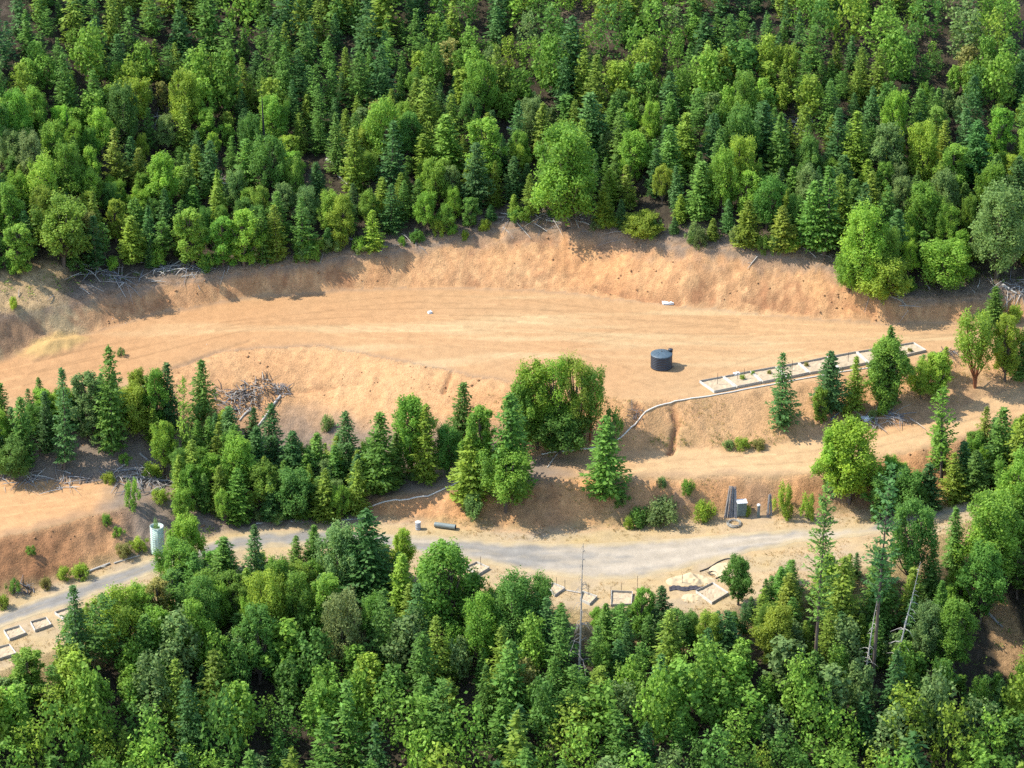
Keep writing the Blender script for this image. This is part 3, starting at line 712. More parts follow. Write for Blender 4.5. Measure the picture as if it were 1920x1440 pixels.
# ------------------------------------------------------------------ trees that can be told apart in the photograph
# model, pixel x, top row, base row, width, tone, label
SINGLE = [
    # belt at the left edge of the fill slope
    ('fir0', 211, 655, 850, 62, 'fir', 'tallest pointed fir at the left edge of the fill slope'),
    ('oak5', 172, 688, 830, 66, 'grey', 'greyish bushy tree just left of the tallest pointed fir'),
    ('fir3', 120, 698, 882, 52, 'firblue', 'thin fir with bare lower trunk above the left dirt clearing'),
    ('fir4', 45, 748, 878, 52, 'fir', 'small dense fir near the left border below the pad'),
    ('fir1', 88, 734, 850, 34, 'firdark', 'slim dark fir beside the thin bare trunked fir'),
    ('fir0', -6, 768, 880, 44, 'firdark', 'dark fir cut off by the left border below the pad'),
    ('oak2', 28, 820, 902, 74, 'oakdark', 'round leafy tree at the left border above the dirt clearing'),
    ('fir1', 320, 680, 815, 44, 'firdark', 'narrow dark fir standing behind a bright crown left of the brush pile'),
    ('oak1', 292, 690, 815, 56, 'oak', 'bright leafy crown in front of the narrow dark fir, left of the brush pile'),
    ('oak4', 250, 722, 815, 74, 'oakyellow', 'low yellow green tree between the tallest fir and the bright crown'),
    ('fir2', 382, 675, 812, 66, 'fir', 'broad fir immediately left of the grey brush pile'),
    ('pine0', 348, 708, 892, 40, 'firyellow', 'thin pole like pine with a long bare trunk below the broad fir'),
    ('oak0', 308, 784, 892, 58, 'oakbright', 'bright round tree right of the debris on the left clearing'),
    ('fir1', 432, 762, 868, 52, 'firblue', 'blue green fir just below the grey brush pile'),
    ('fir4', 372, 788, 868, 34, 'fir', 'little fir under the broad fir left of the brush pile'),
    ('fir4', 392, 780, 872, 34, 'fir', 'little fir between the broad fir and the blue green fir'),
    ('oak3', 450, 806, 935, 66, 'oakbright', 'bright tree with upright lobes below the brush pile'),
    ('oak1', 396, 852, 940, 58, 'oakbright', 'light green tree left below the upright lobed bright tree'),
    ('oak0', 360, 868, 950, 52, 'oak', 'leafy tree at the right end of the debris by the clearing'),
    ('fir0', 510, 758, 895, 58, 'firdark', 'dark fir with its tip on the white logs of the brush pile'),
    ('fir1', 480, 800, 905, 46, 'firdark', 'dark slim fir left of the fir below the white logs'),
    ('fir0', 548, 808, 915, 60, 'firdark', 'dark spreading fir at the foot of the orange fill slope'),
    ('fir1', 600, 812, 915, 44, 'fir', 'slim fir between two larger firs at the foot of the fill slope'),
    ('fir0', 656, 772, 905, 58, 'firblue', 'symmetrical blue green fir standing clear on the orange slope'),
    ('oak1', 500, 868, 962, 74, 'oak', 'leafy tree in the hollow below the dark firs, left one'),
    ('oak4', 556, 880, 972, 82, 'oakdark', 'wide leafy tree in the hollow above the road bend'),
    ('fir2', 612, 880, 974, 60, 'firyellow', 'yellowish young fir beside the road bend behind the verge logs'),
    ('fir2', 668, 862, 962, 50, 'firyellow', 'yellow green fir at the left end of the cream pipe'),
    ('fir1', 712, 775, 926, 66, 'fir', 'tall mid green fir just above the left end of the cream pipe'),
    ('oak3', 772, 732, 890, 78, 'oak', 'tall dense tree at the foot of the slope between pointed firs'),
    ('fir0', 797, 762, 905, 56, 'firyellow', 'lighter yellow green fir in front of the tall dense tree'),
    ('fir2', 742, 812, 905, 56, 'fir', 'mid sized fir in the shade of the tall dense tree'),
    ('fir1', 860, 718, 850, 52, 'fir', 'pointed fir rising alone against the fill slope'),
    ('oak4', 838, 798, 890, 58, 'oakdark', 'dark rounded tree tucked under the lone pointed fir'),
    ('oak5', 905, 752, 915, 70, 'oak', 'feathery light tree between the pointed fir and the tall centre fir'),
    ('fir2', 880, 812, 934, 82, 'firyellow', 'yellow green spreading fir above the shaded cut by the road'),
    ('fir0', 962, 733, 925, 84, 'fir', 'tall centre fir left of the big rounded grove'),
    ('oak2', 948, 838, 962, 104, 'oak', 'leafy tree with dark trunk base on the bank below the centre fir'),
    ('oak1', 984, 712, 856, 66, 'oak', 'leafy tree joining the big rounded grove to the tall centre fir'),
    ('oak6', 1008, 680, 842, 92, 'oakyellow', 'left crown of the big rounded grove in the middle'),
    ('oak7', 1045, 664, 838, 80, 'oakbright', 'tallest middle crown of the big rounded grove'),
    ('oak7', 1080, 665, 836, 78, 'oakyellow', 'narrow right of centre crown of the big rounded grove'),
    ('madrone0', 1106, 690, 830, 66, 'oak', 'airy rightmost crown of the big rounded grove'),
    ('oak4', 1050, 765, 850, 112, 'oakdark', 'low dark tree under the big rounded grove'),
    ('fir0', 1135, 783, 934, 78, 'fir', 'shapely isolated fir crossing the cream pipe'),
    ('bush1', 1147, 768, 835, 40, 'oakdark', 'small dark bush behind the tip of the isolated fir'),
    # right of the raised beds
    ('fir5', 1466, 664, 797, 58, 'firblue', 'lone fir standing in front of the raised bed row'),
    ('fir0', 1555, 655, 770, 60, 'firdark', 'dark conical fir just right of the lone fir'),
    ('fir2', 1602, 668, 765, 46, 'firyellow', 'small yellowish fir between the dark cone and the pale trunked tree'),
    ('oak3', 1660, 625, 765, 82, 'oak', 'large tree with a pale slanting trunk hiding part of the beds'),
    ('fir2', 1664, 612, 760, 58, 'fir', 'fir tip rising out of the pale trunked tree'),
    ('oak5', 1757, 655, 750, 56, 'oakbright', 'bright upright bush like tree at the right end of the beds'),
    ('oak2', 1726, 678, 748, 56, 'oakyellow', 'yellow green low tree left of the bright upright one'),
    ('madrone0', 1828, 588, 728, 96, 'oakyellow', 'airy tree with a forked red trunk beside the track'),
    ('oak1', 1884, 588, 715, 62, 'oakyellow', 'yellow green tree behind the forked red trunk'),
    ('fir0', 1916, 612, 712, 54, 'fir', 'fir cut off by the right border beside the forked tree'),
    ('fir0', 1865, 538, 608, 42, 'fir', 'young fir on the far bank at the right end of the pad'),
    ('pine0', 1765, 724, 905, 66, 'oak', 'slender soft pine rising in front of the shaded track'),
    ('oak6', 1592, 790, 945, 118, 'oakyellow', 'big light green tree at the near side of the dirt track'),
    ('oak1', 1560, 800, 935, 66, 'oakbright', 'bright left shoulder tree of the big light green one'),
    ('fir1', 1870, 765, 915, 62, 'fir', 'pointed fir at the near side of the right track'),
    ('fir2', 1915, 780, 930, 90, 'firyellow', 'yellow green fir cut off by the right border near the track'),
    ('fir2', 1828, 842, 935, 64, 'fir', 'spreading young fir left of the right border firs'),
    ('fir5', 1786, 850, 940, 52, 'firyellow', 'light young fir behind the road bend at right'),
    ('oak4', 1700, 880, 965, 74, 'oakdark', 'dark low tree between the big light green tree and the pine'),
    ('oak5', 1650, 890, 975, 56, 'oakdark', 'dark narrow tree right under the big light green tree'),
    ('fir1', 1738, 870, 955, 52, 'firdark', 'dark fir under the slender soft pine'),
    # along and below the road
    ('oak3', 1384, 1040, 1135, 56, 'oakdark', 'lone leafy tree on the verge right of the sand pile'),
    ('thin0', 1524, 912, 1298, 100, 'fir', 'very tall sparse fir with bare dark trunk in the right foreground'),
    ('thin1', 1634, 878, 1300, 104, 'firblue', 'tallest sparse fir with long visible trunk left of the dark round tree'),
    ('oak0', 1702, 932, 1105, 92, 'oakdark', 'dark round tree shading the verge near the right road bend'),
    ('fir0', 1788, 952, 1068, 46, 'fir', 'pointed young fir in front of the right road bend'),
    ('fir4', 1741, 1032, 1118, 48, 'fir', 'small fir above the leaning grey snag'),
    ('fir1', 1782, 1062, 1118, 26, 'firyellow', 'tiny bright fir on the lower right slope'),
    ('oak6', 1858, 925, 1095, 130, 'oakbright', 'large bright tree crowding the right road bend'),
    ('oak2', 1905, 850, 1010, 96, 'oak', 'leafy tree at the right border above the large bright one'),
    ('fir5', 150, 1103, 1268, 70, 'firdark', 'dark blue fir right of the three left raised beds'),
    ('oak2', 222, 1106, 1230, 104, 'oakyellow', 'glowing yellow green tree beside the dark blue fir'),
    ('fir1', 276, 1152, 1275, 56, 'fir', 'fir in front of the glowing yellow green tree'),
    ('oak5', 56, 1212, 1330, 84, 'oakbright', 'bright pointed tree below the left raised beds'),
    ('fir0', 692, 958, 1125, 96, 'firdark', 'big dark fir blocking the middle of the paved road'),
    ('fir1', 588, 985, 1065, 36, 'fir', 'little fir silhouetted on the road left of the big dark fir'),
    ('fir4', 556, 1006, 1070, 32, 'fir', 'smallest fir on the near road edge left of the little fir'),
    ('fir2', 478, 988, 1130, 62, 'firblue', 'blue green fir on the near edge of the left road'),
    ('oak4', 640, 985, 1120, 84, 'grey', 'grey green tree between the little fir and the big dark fir'),
    ('oak1', 752, 990, 1090, 48, 'oakyellow', 'light narrow tree on the road right of the big dark fir'),
    ('oak3', 840, 1012, 1210, 124, 'oak', 'big egg shaped tree with a dark trunk below the culvert pipe'),
    ('oak6', 968, 1076, 1230, 108, 'oakdark', 'wide tree left of the bare dead spire'),
    ('oak5', 1203, 1098, 1200, 50, 'oak', 'narrow tree covering the right corner of the pale lower bed'),
    ('oak2', 1012, 1080, 1195, 74, 'oakdark', 'bushy tree covering the left end of the bed by the bare spire'),
    ('fir2', 1132, 1132, 1215, 50, 'fir', 'fir between the bare spire and the pale lower bed'),
    ('fir0', 1242, 1100, 1200, 52, 'firdark', 'dark little fir below the pale sand pile'),
    ('oak4', 350, 968, 1062, 70, 'oakbright', 'bright tree at the road just right of the white mesh cage'),
    ('oak2', 330, 1012, 1105, 84, 'oak', 'rounded tree on the near road edge below the white mesh cage'),
    ('fir1', 420, 1010, 1110, 60, 'fir', 'fir filling the road gap right of the white mesh cage'),
    ('oak4', 1592, 470, 548, 60, 'oakbright', 'bright bush like tree at the right corner of the cut bank'),
    ('oak6', 1618, 385, 545, 104, 'oakbright', 'big rounded tree leaning over the right end of the cut bank'),
    ('oak4', 1655, 480, 568, 96, 'oakyellow', 'low yellow green tree hanging over the right cut bank corner'),
    ('oak6', 1058, 232, 432, 138, 'oakbright', 'large multi lobed tree at the top of the cut bank'),
    ('oak2', 120, 372, 500, 118, 'oak', 'broad spreading tree at the lower left forest edge'),
    ('oak5', 362, 382, 498, 66, 'oakbright', 'bright oval tree on the left forest edge'),
    ('oak5', 40, 412, 505, 62, 'oakbright', 'leaning bright tree near the left end of the forest edge'),
    ('oak5', 418, 400, 500, 60, 'oak', 'first of two paired oval trees on the left forest edge'),
    ('oak5', 458, 388, 500, 66, 'oakbright', 'second of two paired oval trees on the left forest edge'),
    ('fir5', 700, 395, 468, 44, 'firyellow', 'yellow tiered fir at the forest edge above the shaded bank'),
    ('fir5', 568, 372, 478, 50, 'fir', 'tiered fir at the forest edge left of the yellow one'),
    ('fir5', 520, 385, 488, 48, 'firyellow', 'slim tiered fir right of the paired oval trees'),
    ('fir5', 492, 392, 492, 44, 'fir', 'tiered fir hugging the second paired oval tree'),
    ('fir2', 1400, 375, 462, 56, 'firyellow', 'yellowish broad fir at the forest edge above the tank'),
    ('fir2', 1470, 388, 468, 60, 'firyellow', 'squat yellowish fir at the forest edge above the cut bank'),
    ('fir3', 1545, 320, 480, 64, 'fir', 'tall ragged fir at the right forest edge'),
    ('fir1', 1522, 340, 470, 54, 'fir', 'slim fir just left of the tall ragged fir'),
    ('fir0', 1612, 345, 470, 52, 'firblue', 'blue tipped fir poking above the big rounded corner tree'),
    ('oak2', 1770, 450, 545, 110, 'oakbright', 'bright bushy tree above the shaded right bank'),
    ('oak6', 1868, 345, 520, 120, 'grey', 'grey green tree with dark trunk at the right forest border'),
    ('fir1', 840, 215, 330, 62, 'oak', 'soft pointed light tree high in the forest above the pad'),
    ('oak5', 912, 210, 355, 74, 'oakbright', 'pale upright tree high in the forest centre'),
    ('oak4', 1205, 400, 442, 78, 'oakyellow', 'low lime green tree at the centre forest edge'),
]
for row in SINGLE:
    row = list(row)
    if row[0].startswith('fir'): row[4] *= 1.22
    stand(*row)

# shrubs one by one
SHRUBS = [
    ('column0', 1538, 724, 790, 34, 'firyellow', 'columnar bright green shrub beside the dark conical fir'),
    ('bush1', 1840, 575, 605, 24, 'firdark', 'dark little shrub left of the young fir on the far bank'),
    ('bush0', 1902, 575, 602, 34, 'oakyellow', 'yellow green shrub right of the young fir on the far bank'),
    ('bush0', 25, 558, 578, 20, 'oakyellow', 'green tuft on the dry knob at the far left'),
    ('bush0', 909, 412, 432, 24, 'oakyellow', 'larger of two lime shrubs on the brow of the cut bank'),
    ('bush2', 872, 434, 450, 18, 'oakyellow', 'smaller of two lime shrubs on the brow of the cut bank'),
    ('bush2', 755, 446, 460, 18, 'oak', 'small shrub on the brow above the shaded bank'),
    ('bush0', 1655, 752, 778, 26, 'oakbright', 'bright shrub at the foot of the pale slanting trunk'),
    ('bush2', 1586, 762, 782, 26, 'oakyellow', 'yellow shrub by the grey plank on the track edge'),
    ('bush1', 1602, 770, 798, 22, 'oakbright', 'bright shrub left of the white sheeting'),
    ('bush1', 1567, 785, 806, 22, 'oakbright', 'green shrub on the track edge under the grey plank'),
    ('bush2', 1634, 770, 786, 18, 'grey', 'pale shrub right behind the white sheeting'),
    ('bush2', 1392, 822, 840, 40, 'oakyellow', 'low green shrub at the foot of the fill slope below the beds'),
    ('bush2', 1365, 828, 842, 30, 'grey', 'dull low shrub left of the green one below the beds'),
    ('bush2', 1424, 826, 842, 34, 'dry', 'dry low shrub right of the green one below the beds'),
    ('bush2', 1240, 944, 984, 84, 'grey', 'dark spreading bush on the road bank right of the isolated fir'),
    ('bush2', 1200, 958, 986, 58, 'oakdark', 'dark bush in the shade of the isolated fir'),
    ('bush1', 1164, 922, 950, 26, 'oakdark', 'dark upright bush at the base of the isolated fir'),
    ('bush2', 1290, 904, 926, 34, 'oak', 'green shrub on the upper road bank left of the rails'),
    ('bush2', 1242, 898, 914, 24, 'grey', 'grey green shrub high on the road bank'),
    ('bush2', 1320, 945, 974, 54, 'oakyellow', 'yellowish weeds left of the leaning rails'),
    ('bush2', 1180, 972, 992, 24, 'oakyellow', 'yellow weeds at the near corner of the dark bush'),
    ('bush1', 1472, 908, 972, 40, 'oakyellow', 'tall yellow green shrub right of the two leaning posts'),
    ('bush1', 1516, 925, 975, 34, 'oakyellow', 'yellow green shrub left of the tall sparse fir'),
    ('bush2', 1402, 950, 968, 16, 'oakyellow', 'weeds in front of the white lidded box'),
    ('bush0', 885, 932, 968, 48, 'grey', 'grey shrub hanging over the orange road bank'),
    ('bush2', 775, 878, 898, 46, 'grey', 'grey low shrub in the shade under the tall dense tree'),
    ('bush1', 262, 1004, 1032, 28, 'oakyellow', 'yellow green bush left of the white mesh cage'),
    ('bush2', 232, 1022, 1042, 40, 'dry', 'dry bush on the left road bank'),
    ('bush2', 150, 1060, 1084, 44, 'oakyellow', 'low yellow weeds on the left road edge'),
    ('bush2', 118, 1066, 1088, 34, 'oakyellow', 'low weeds further down the left road edge'),
    ('bush1', 27, 1078, 1112, 22, 'fir', 'small green shrub beside dark debris on the left verge'),
    ('bush2', 85, 1085, 1104, 30, 'dry', 'dry weeds on the left verge'),
    ('bush2', 5, 1118, 1140, 34, 'oakyellow', 'yellow weeds at the left border of the road'),
    ('bush1', 58, 1020, 1042, 18, 'oak', 'green shrub on the left red bank'),
    ('bush1', 220, 985, 1006, 20, 'oak', 'green shrub at the brow of the left red bank'),
    ('bush2', 200, 966, 984, 24, 'oak', 'shrub above the left red bank near the clearing'),
    ('bush1', 248, 900, 952, 34, 'oak', 'loose upright shrub at the right end of the left clearing'),
    ('bush1', 234, 846, 868, 20, 'oakbright', 'bright little shrub above the debris heap'),
    ('bush2', 285, 872, 894, 50, 'oakyellow', 'yellow green weeds on the debris heap'),
    ('bush2', 205, 888, 904, 34, 'oakyellow', 'weeds at the upper edge of the left clearing'),
    ('bush2', 300, 920, 940, 40, 'oakyellow', 'weeds between the debris heap and the road bank trees'),
    ('bush1', 226, 648, 668, 16, 'grey', 'small dark shrub on the pad behind the tallest left fir'),
    ('bush2', 614, 782, 806, 32, 'grey', 'grey shrub on the orange slope left of the symmetrical fir'),
    ('bush0', 1500, 975, 1000, 2, 'oak', None),
    ('bush0', 1415, 560, 600, 2, 'oak', None),
]
for row in SHRUBS:
    row = list(row)
    if row[6]:
        if row[0] == 'bush1' and row[3] - row[2] < 40: row[2] += (row[3] - row[2]) * .25; row[4] *= 1.3
        stand(*row)

# ------------------------------------------------------------------ the forest above and below: every tree its own object
EDGE_X = [-200, 0, 100, 300, 440, 560, 720, 850, 930, 1050, 1150, 1250, 1400, 1540, 1585, 1615, 1700, 1800, 1920, 2120]
EDGE_Y = [508, 506, 510, 506, 505, 488, 468, 440, 422, 418, 434, 454, 466, 477, 505, 552, 566, 552, 540, 528]
LOW_X = [-200, 0, 105, 130, 200, 300, 380, 450, 560, 650, 690, 760, 788, 800, 880, 912, 960, 1040, 1130, 1200, 1290, 1370, 1410, 1450, 1500, 1560, 1640, 1740, 1770, 1790, 1850, 1920, 2100]
LOW_Y = [1290, 1262, 1250, 1150, 1120, 1085, 1030, 1020, 1060, 1020, 1010, 1040, 1090, 1080, 1090, 1105, 1095, 1132, 1140, 1132, 1146, 1148, 1115, 1072, 1040, 1046, 1030, 1040, 1110, 1080, 985, 895, 840]
FAR_NAMES = [(0, 330, 'above the left bank end'), (330, 700, 'above the shaded bank'), (700, 1000, 'above the pad middle'),
             (1000, 1300, 'above the high cut bank'), (1300, 1600, 'above the tank and beds'), (1600, 1921, 'above the pad right end')]
MID_NAMES = [(0, 330, 'above the left clearing'), (330, 480, 'below the brush pile'), (480, 720, 'above the road bend'), (720, 1300, 'under the pointed firs'), (1300, 1921, 'beside the right track')]
NEAR_NAMES = [(0, 330, 'below the left beds'), (330, 700, 'below the road bend'), (700, 1020, 'below the drum'),
              (1020, 1300, 'below the lower beds'), (1300, 1600, 'below the sand pile'), (1600, 1921, 'below the right bend')]
TONE_WORD = dict(fir='mid green', firdark='dark', firyellow='yellowish', firblue='blue green', oak='leafy green', oakbright='bright leafy', oakdark='dark leafy',
                 oakyellow='lime leafy', grey='greyish leafy', dry='dry tan', brown='brown dead leaved')
FIRS = ['fir0', 'fir1', 'fir2', 'fir3', 'fir4', 'fir5', 'pine0']
OAKS = ['oak0', 'oak1', 'oak2', 'oak3', 'oak4', 'oak5', 'oak6']
count = {'fir': 0, 'oak': 0}
WAIT = []
GAPS = [(265, 335, 215, 262), (400, 450, 330, 378), (700, 760, 255, 290), (1120, 1200, 395, 420), (1470, 1520, 215, 262), (1760, 1800, 250, 300), (170, 240, 300, 330), (1290, 1340, 330, 372), (1870, 1915, 255, 300), (930, 985, 235, 275)]
BELT = [(335, 470, 875, 985, 60, 105), (470, 690, 895, 978, 55, 90), (-40, 70, 800, 890, 60, 95), (70, 300, 775, 838, 55, 95), (390, 480, 830, 880, 50, 80), (540, 620, 880, 915, 50, 75), (1620, 1760, 905, 960, 50, 75), (1760, 1930, 850, 925, 60, 95), (1690, 1930, 700, 725, 35, 55)]
MASS = {'far': [], 'near': [], 'mid': []}      # trees outside the photograph's picture: one mass
def fill(n_try, box, spacing, where, limit):
    PA = np.zeros((0, 3))
    for _ in range(n_try):
        x = rng.uniform(*box[0]); y = rng.uniform(*box[1])
        z = float(height(x, y)); px, py, d = proj((x, y, z))
        if not (-90 < px < 2010): continue
        m_per_px = d / FPX
        if where == 'far':
            e = np.interp(px, EDGE_X, EDGE_Y)
            if py > e - 3 or py < -70: continue
            if 555 < px < 665 and 285 < py < 425 and rng.random() < .96: continue        # the little gap with white logs
            if any(a < px < b and c < py < d_ for a, b, c, d_ in GAPS) and rng.random() < .92: continue
            if 490 < px < 570 and 250 < py < 345 and rng.random() < .9: continue
            hp = rng.uniform(68, 124) * (1.0 if rng.random() < .7 else .6)
            if e - py < 26: hp *= rng.uniform(.55, .95)
            sp = spacing
        elif where == 'mid':
            j = next((i for i, (a, b, c, d_, hmin, hmax) in enumerate(BELT) if a < px < b and c < py < d_), None)
            if j is None: continue
            hp = rng.uniform(*BELT[j][4:]); sp = spacing
        else:
            t = np.interp(px, LOW_X, LOW_Y)
            for a, b, c in ((1090, 30, 1252), (1684, 22, 1185), (1622, 20, 1150), (1517, 20, 1165)):
                if abs(px - a) < b: t = max(t, c)
            if PATCH[min(NY - 1, int((y - GY[0]) / CELL)), min(NX - 1, int((x - GX[0]) / CELL))] > .15: continue
            if 1800 < px < 1915 and 1180 < py < 1380: t = max(t, 1262)
            if py < t + 26 or py > 1690: continue
            hp = min(rng.uniform(80, 172), (py - t) * rng.uniform(.96, 1.10))
            if hp < 40: continue
            sp = spacing * (.8 if hp < 80 else 1.0)
        beyond = py < 150 if where == 'far' else (where == 'near' and py - hp > 1275)
        if beyond: sp *= 1.14; hp *= 1.10
        patch = fbm(np.array(x * .06), np.array(y * .06), 3, 61) + .75 * (rng.random() - .5)
        conif = patch > (.0 if where == 'far' else .02)
        if where == 'mid': conif = rng.random() < .68
        if px > 1650 and where == 'far' and rng.random() < .5: conif = False
        h = hp * m_per_px / .88
        w = h * (rng.uniform(.46, .62) if conif else rng.uniform(.46, .70))
        w = max(1.7, min(w, 5.0))
        rr = max(.9, w * .33)
        if len(PA) < len(PLACED): PA = np.array(PLACED)
        if ((x - PA[:, 0]) ** 2 + (y - PA[:, 1]) ** 2 < ((rr + PA[:, 2]) * sp) ** 2).any(): continue
        if conif:
            key = FIRS[rng.integers(len(FIRS))]; tone = rng.choice(['fir', 'fir', 'firdark', 'firyellow', 'firyellow', 'firblue'])
            if key == 'pine0': tone = 'fir'
        else:
            key = OAKS[rng.integers(len(OAKS))]; tone = rng.choice(['oak', 'oak', 'oakbright', 'oakbright', 'oakdark', 'oakyellow', 'grey'])
            if rng.random() < .015: tone = 'dry'
        k = 'fir' if conif else 'oak'
        if not beyond:
            if count[k] >= limit[k]: continue
            count[k] += 1
        PLACED.append((x, y, rr))
        if beyond:
            MASS[where].append((key, (x, y, z - .05), h, w, tone, 680)); continue
        names = FAR_NAMES if where == 'far' else MID_NAMES if where == 'mid' else NEAR_NAMES
        spot = next((s_ for a, b, s_ in names if a <= min(max(px, 0), 1919) < b))
        if where == 'far':
            e_ = np.interp(px, EDGE_X, EDGE_Y) - py; depth = 'front forest edge' if e_ < 40 else 'second forest row' if e_ < 90 else 'far forest' if py < 245 else 'mid forest'
        elif where == 'mid':
            depth = 'tree belt'
        else:
            depth = 'upper rim' if py - np.interp(px, LOW_X, LOW_Y) < 130 else 'lower forest'
        WAIT.append(dict(key=key, loc=(x, y, z - .05), h=h, w=w * (1.0 if conif else .92), tone=tone, px=px, where=where, conif=conif, depth=depth, spot=spot, slim=w / h))
fill(26000, ((-62, 62), (8, 92)), .95, 'far', {'fir': 330, 'oak': 330})
count['fir'] = count['oak'] = 0
fill(5000, ((-60, 60), (-30, 14)), .64, 'mid', {'fir': 50, 'oak': 55})
count['fir'] = count['oak'] = 0
fill(9000, ((-60, 60), (-76, -10)), .78, 'near', {'fir': 120, 'oak': 150})
for t in WAIT:
    q = proj(t['loc']); t['rank'] = (q[1] if t['where'] == 'far' else 1500 - q[1] if t['where'] == 'near' else 2000) + t['h'] * 12
n_single = {True: sum(r_[0].startswith(('fir', 'thin', 'pine')) for r_ in SINGLE), False: sum(not r_[0].startswith(('fir', 'thin', 'pine')) for r_ in SINGLE)}
WAIT.sort(key=lambda t: -t['rank'])
kept, room = [], {True: 296 - n_single[True], False: 296 - n_single[False]}
for t in WAIT:
    if room[t['conif']] > 0: room[t['conif']] -= 1; kept.append(t)
    else: MASS[t['where']].append((t['key'], t['loc'], t['h'], t['w'], t['tone'], 1700))
WAIT = kept
ORD = ['leftmost', 'second', 'third', 'fourth', 'fifth', 'sixth', 'seventh', 'eighth', 'ninth', 'tenth', 'eleventh', 'twelfth', 'thirteenth', 'fourteenth', 'fifteenth', 'sixteenth', 'seventeenth', 'eighteenth', 'nineteenth', 'twentieth']
classes = {}
for t in WAIT:
    t['size'] = 'tall' if t['h'] > 8.6 else 'short' if t['h'] < 5.6 else 'slim' if t['slim'] < .52 else 'broad'
    classes.setdefault((t['size'], t['tone'], t['conif'], t['depth'], t['spot']), []).append(t)
for (size, tone, conif, depth, spot), lst in classes.items():
    lst.sort(key=lambda t: t['px'])
    for i, t in enumerate(lst):
        what = f"{size} {TONE_WORD[tone]} {'conifer' if conif else 'tree'}"
        if len(lst) == 1: lab = f"{what}, {depth} {spot}"
        else: lab = f"{ORD[min(i, 19)]} {what}{' from left' if i else ''}, {depth} {spot}"
        plant(t['key'], t['loc'], t['h'], t['w'], tone, lab, 'pine_tree' if t['key'] == 'pine0' else 'fir_tree' if conif else 'broadleaf_tree', 'tree',
              'trees of the forest above the pad' if t['where'] == 'far' else 'trees of the belt between pad and road' if t['where'] == 'mid' else 'trees of the forest below the road')

print('trees', len(PLACED), len(WAIT), {k: len(v) for k, v in MASS.items()})
# the mass of trees outside the picture
_src = {}
def crown_arrays(key, want):
    if (key, want) not in _src:
        me = MODELS[key][1]; n_ = len(me.vertices); v = np.zeros(n_ * 3, np.float32); me.vertices.foreach_get('co', v)
        l_ = np.zeros(n_, np.float32); me.attributes['lv'].data.foreach_get('value', l_)
        v = v.reshape(-1, 4, 3); l_ = l_.reshape(-1, 4)[:, 0]
        pick = np.random.default_rng(3).permutation(len(v))[:want]
        k_ = min(2.1, .82 * math.sqrt(len(v) / len(pick)))
        v, l_ = v[pick], l_[pick]; c_ = v.mean(1, keepdims=True); _src[(key, want)] = (c_ + (v - c_) * k_, l_)
    return _src[(key, want)]
for where, nm, lab in (('far', 'distant_forest', 'dense forest continuing up the hillside behind'), ('near', 'lower_forest', 'dense forest continuing down the slope in front')):
    VV, CC = [], []
    for key, loc, h, w, tone, want in MASS[where]:
        v, l_ = crown_arrays(key, want); a = rng.uniform(0, 6.283); ca, sa = math.cos(a), math.sin(a); sw = w / (2 * MODELS[key][3]); sh = h / MODELS[key][2]
        q = np.stack([(v[..., 0] * ca - v[..., 1] * sa) * sw, (v[..., 0] * sa + v[..., 1] * ca) * sw, v[..., 2] * sh], -1) + np.array(loc)
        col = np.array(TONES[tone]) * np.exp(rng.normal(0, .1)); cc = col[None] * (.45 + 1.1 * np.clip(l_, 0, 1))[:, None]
        VV.append(q.reshape(-1, 3)); CC.append(np.repeat(np.c_[cc, np.ones(len(cc))], 4, 0))
    if VV:
        VV, CC = np.concatenate(VV), np.concatenate(CC)
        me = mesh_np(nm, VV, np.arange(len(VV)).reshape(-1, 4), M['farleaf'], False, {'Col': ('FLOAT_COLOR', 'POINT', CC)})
        tag(link(bpy.data.objects.new(nm, me)), lab, 'forest', kind='stuff'); print(nm, len(VV) // 2, 'tris')

# bushes along the brow of the cut bank and at the road bend
BUSH = []
for i in range(46):
    x_ = rng.uniform(5, 1560); BUSH.append((rng.choice(['bush0', 'bush1', 'bush2']), x_, np.interp(x_, EDGE_X, EDGE_Y) + rng.uniform(-12, 5), rng.uniform(16, 34), rng.uniform(24, 46), 'far'))
for i in range(16):
    x_ = rng.uniform(480, 690); BUSH.append((rng.choice(['bush0', 'bush2']), x_, rng.uniform(962, 978), rng.uniform(14, 26), rng.uniform(24, 40), 'bend'))
groups = {}
for b in BUSH:
    spot = 'forest brow ' + next(s_ for a, c_, s_ in FAR_NAMES if a <= b[1] < c_) if b[5] == 'far' else 'verge at the road bend'
    tone = rng.choice(['oak', 'oakbright', 'oakdark', 'oakyellow', 'grey']); groups.setdefault((tone, spot), []).append(b)
for (tone, spot), lst in groups.items():
    lst.sort(key=lambda b: b[1])
    for i, b in enumerate(lst):
        nth = '' if len(lst) == 1 else ORD[i] + ' '
        stand(b[0], b[1], b[2] - b[3], b[2], b[4], tone, f"{nth}low {TONE_WORD[tone].replace('leafy', '').strip()} bush{' from left' if nth and i else ''}, {spot}", group='low bushes on brow and bend')

# ------------------------------------------------------------------ what else grows: undergrowth, dry grass, clods (uncountable)
def scatter(n_, zones, keep):
    ok = np.isin(ZONE, zones); iy, ix = np.nonzero(ok); pick = rng.integers(0, len(iy), n_)
    x = GX[ix[pick]] + rng.uniform(0, CELL, n_); y = GY[iy[pick]] + rng.uniform(0, CELL, n_)
    z = height(x, y); px, py, d = proj(np.stack([x, y, z], 1))
    k = (px > -60) & (px < 1980) & (py > -40) & (py < 1500) & keep(x, y, px, py)
    return np.stack([x, y, z], 1)[k], px[k], py[k]
def cy_at(i, x): return np.interp(x, GX, CY[i])

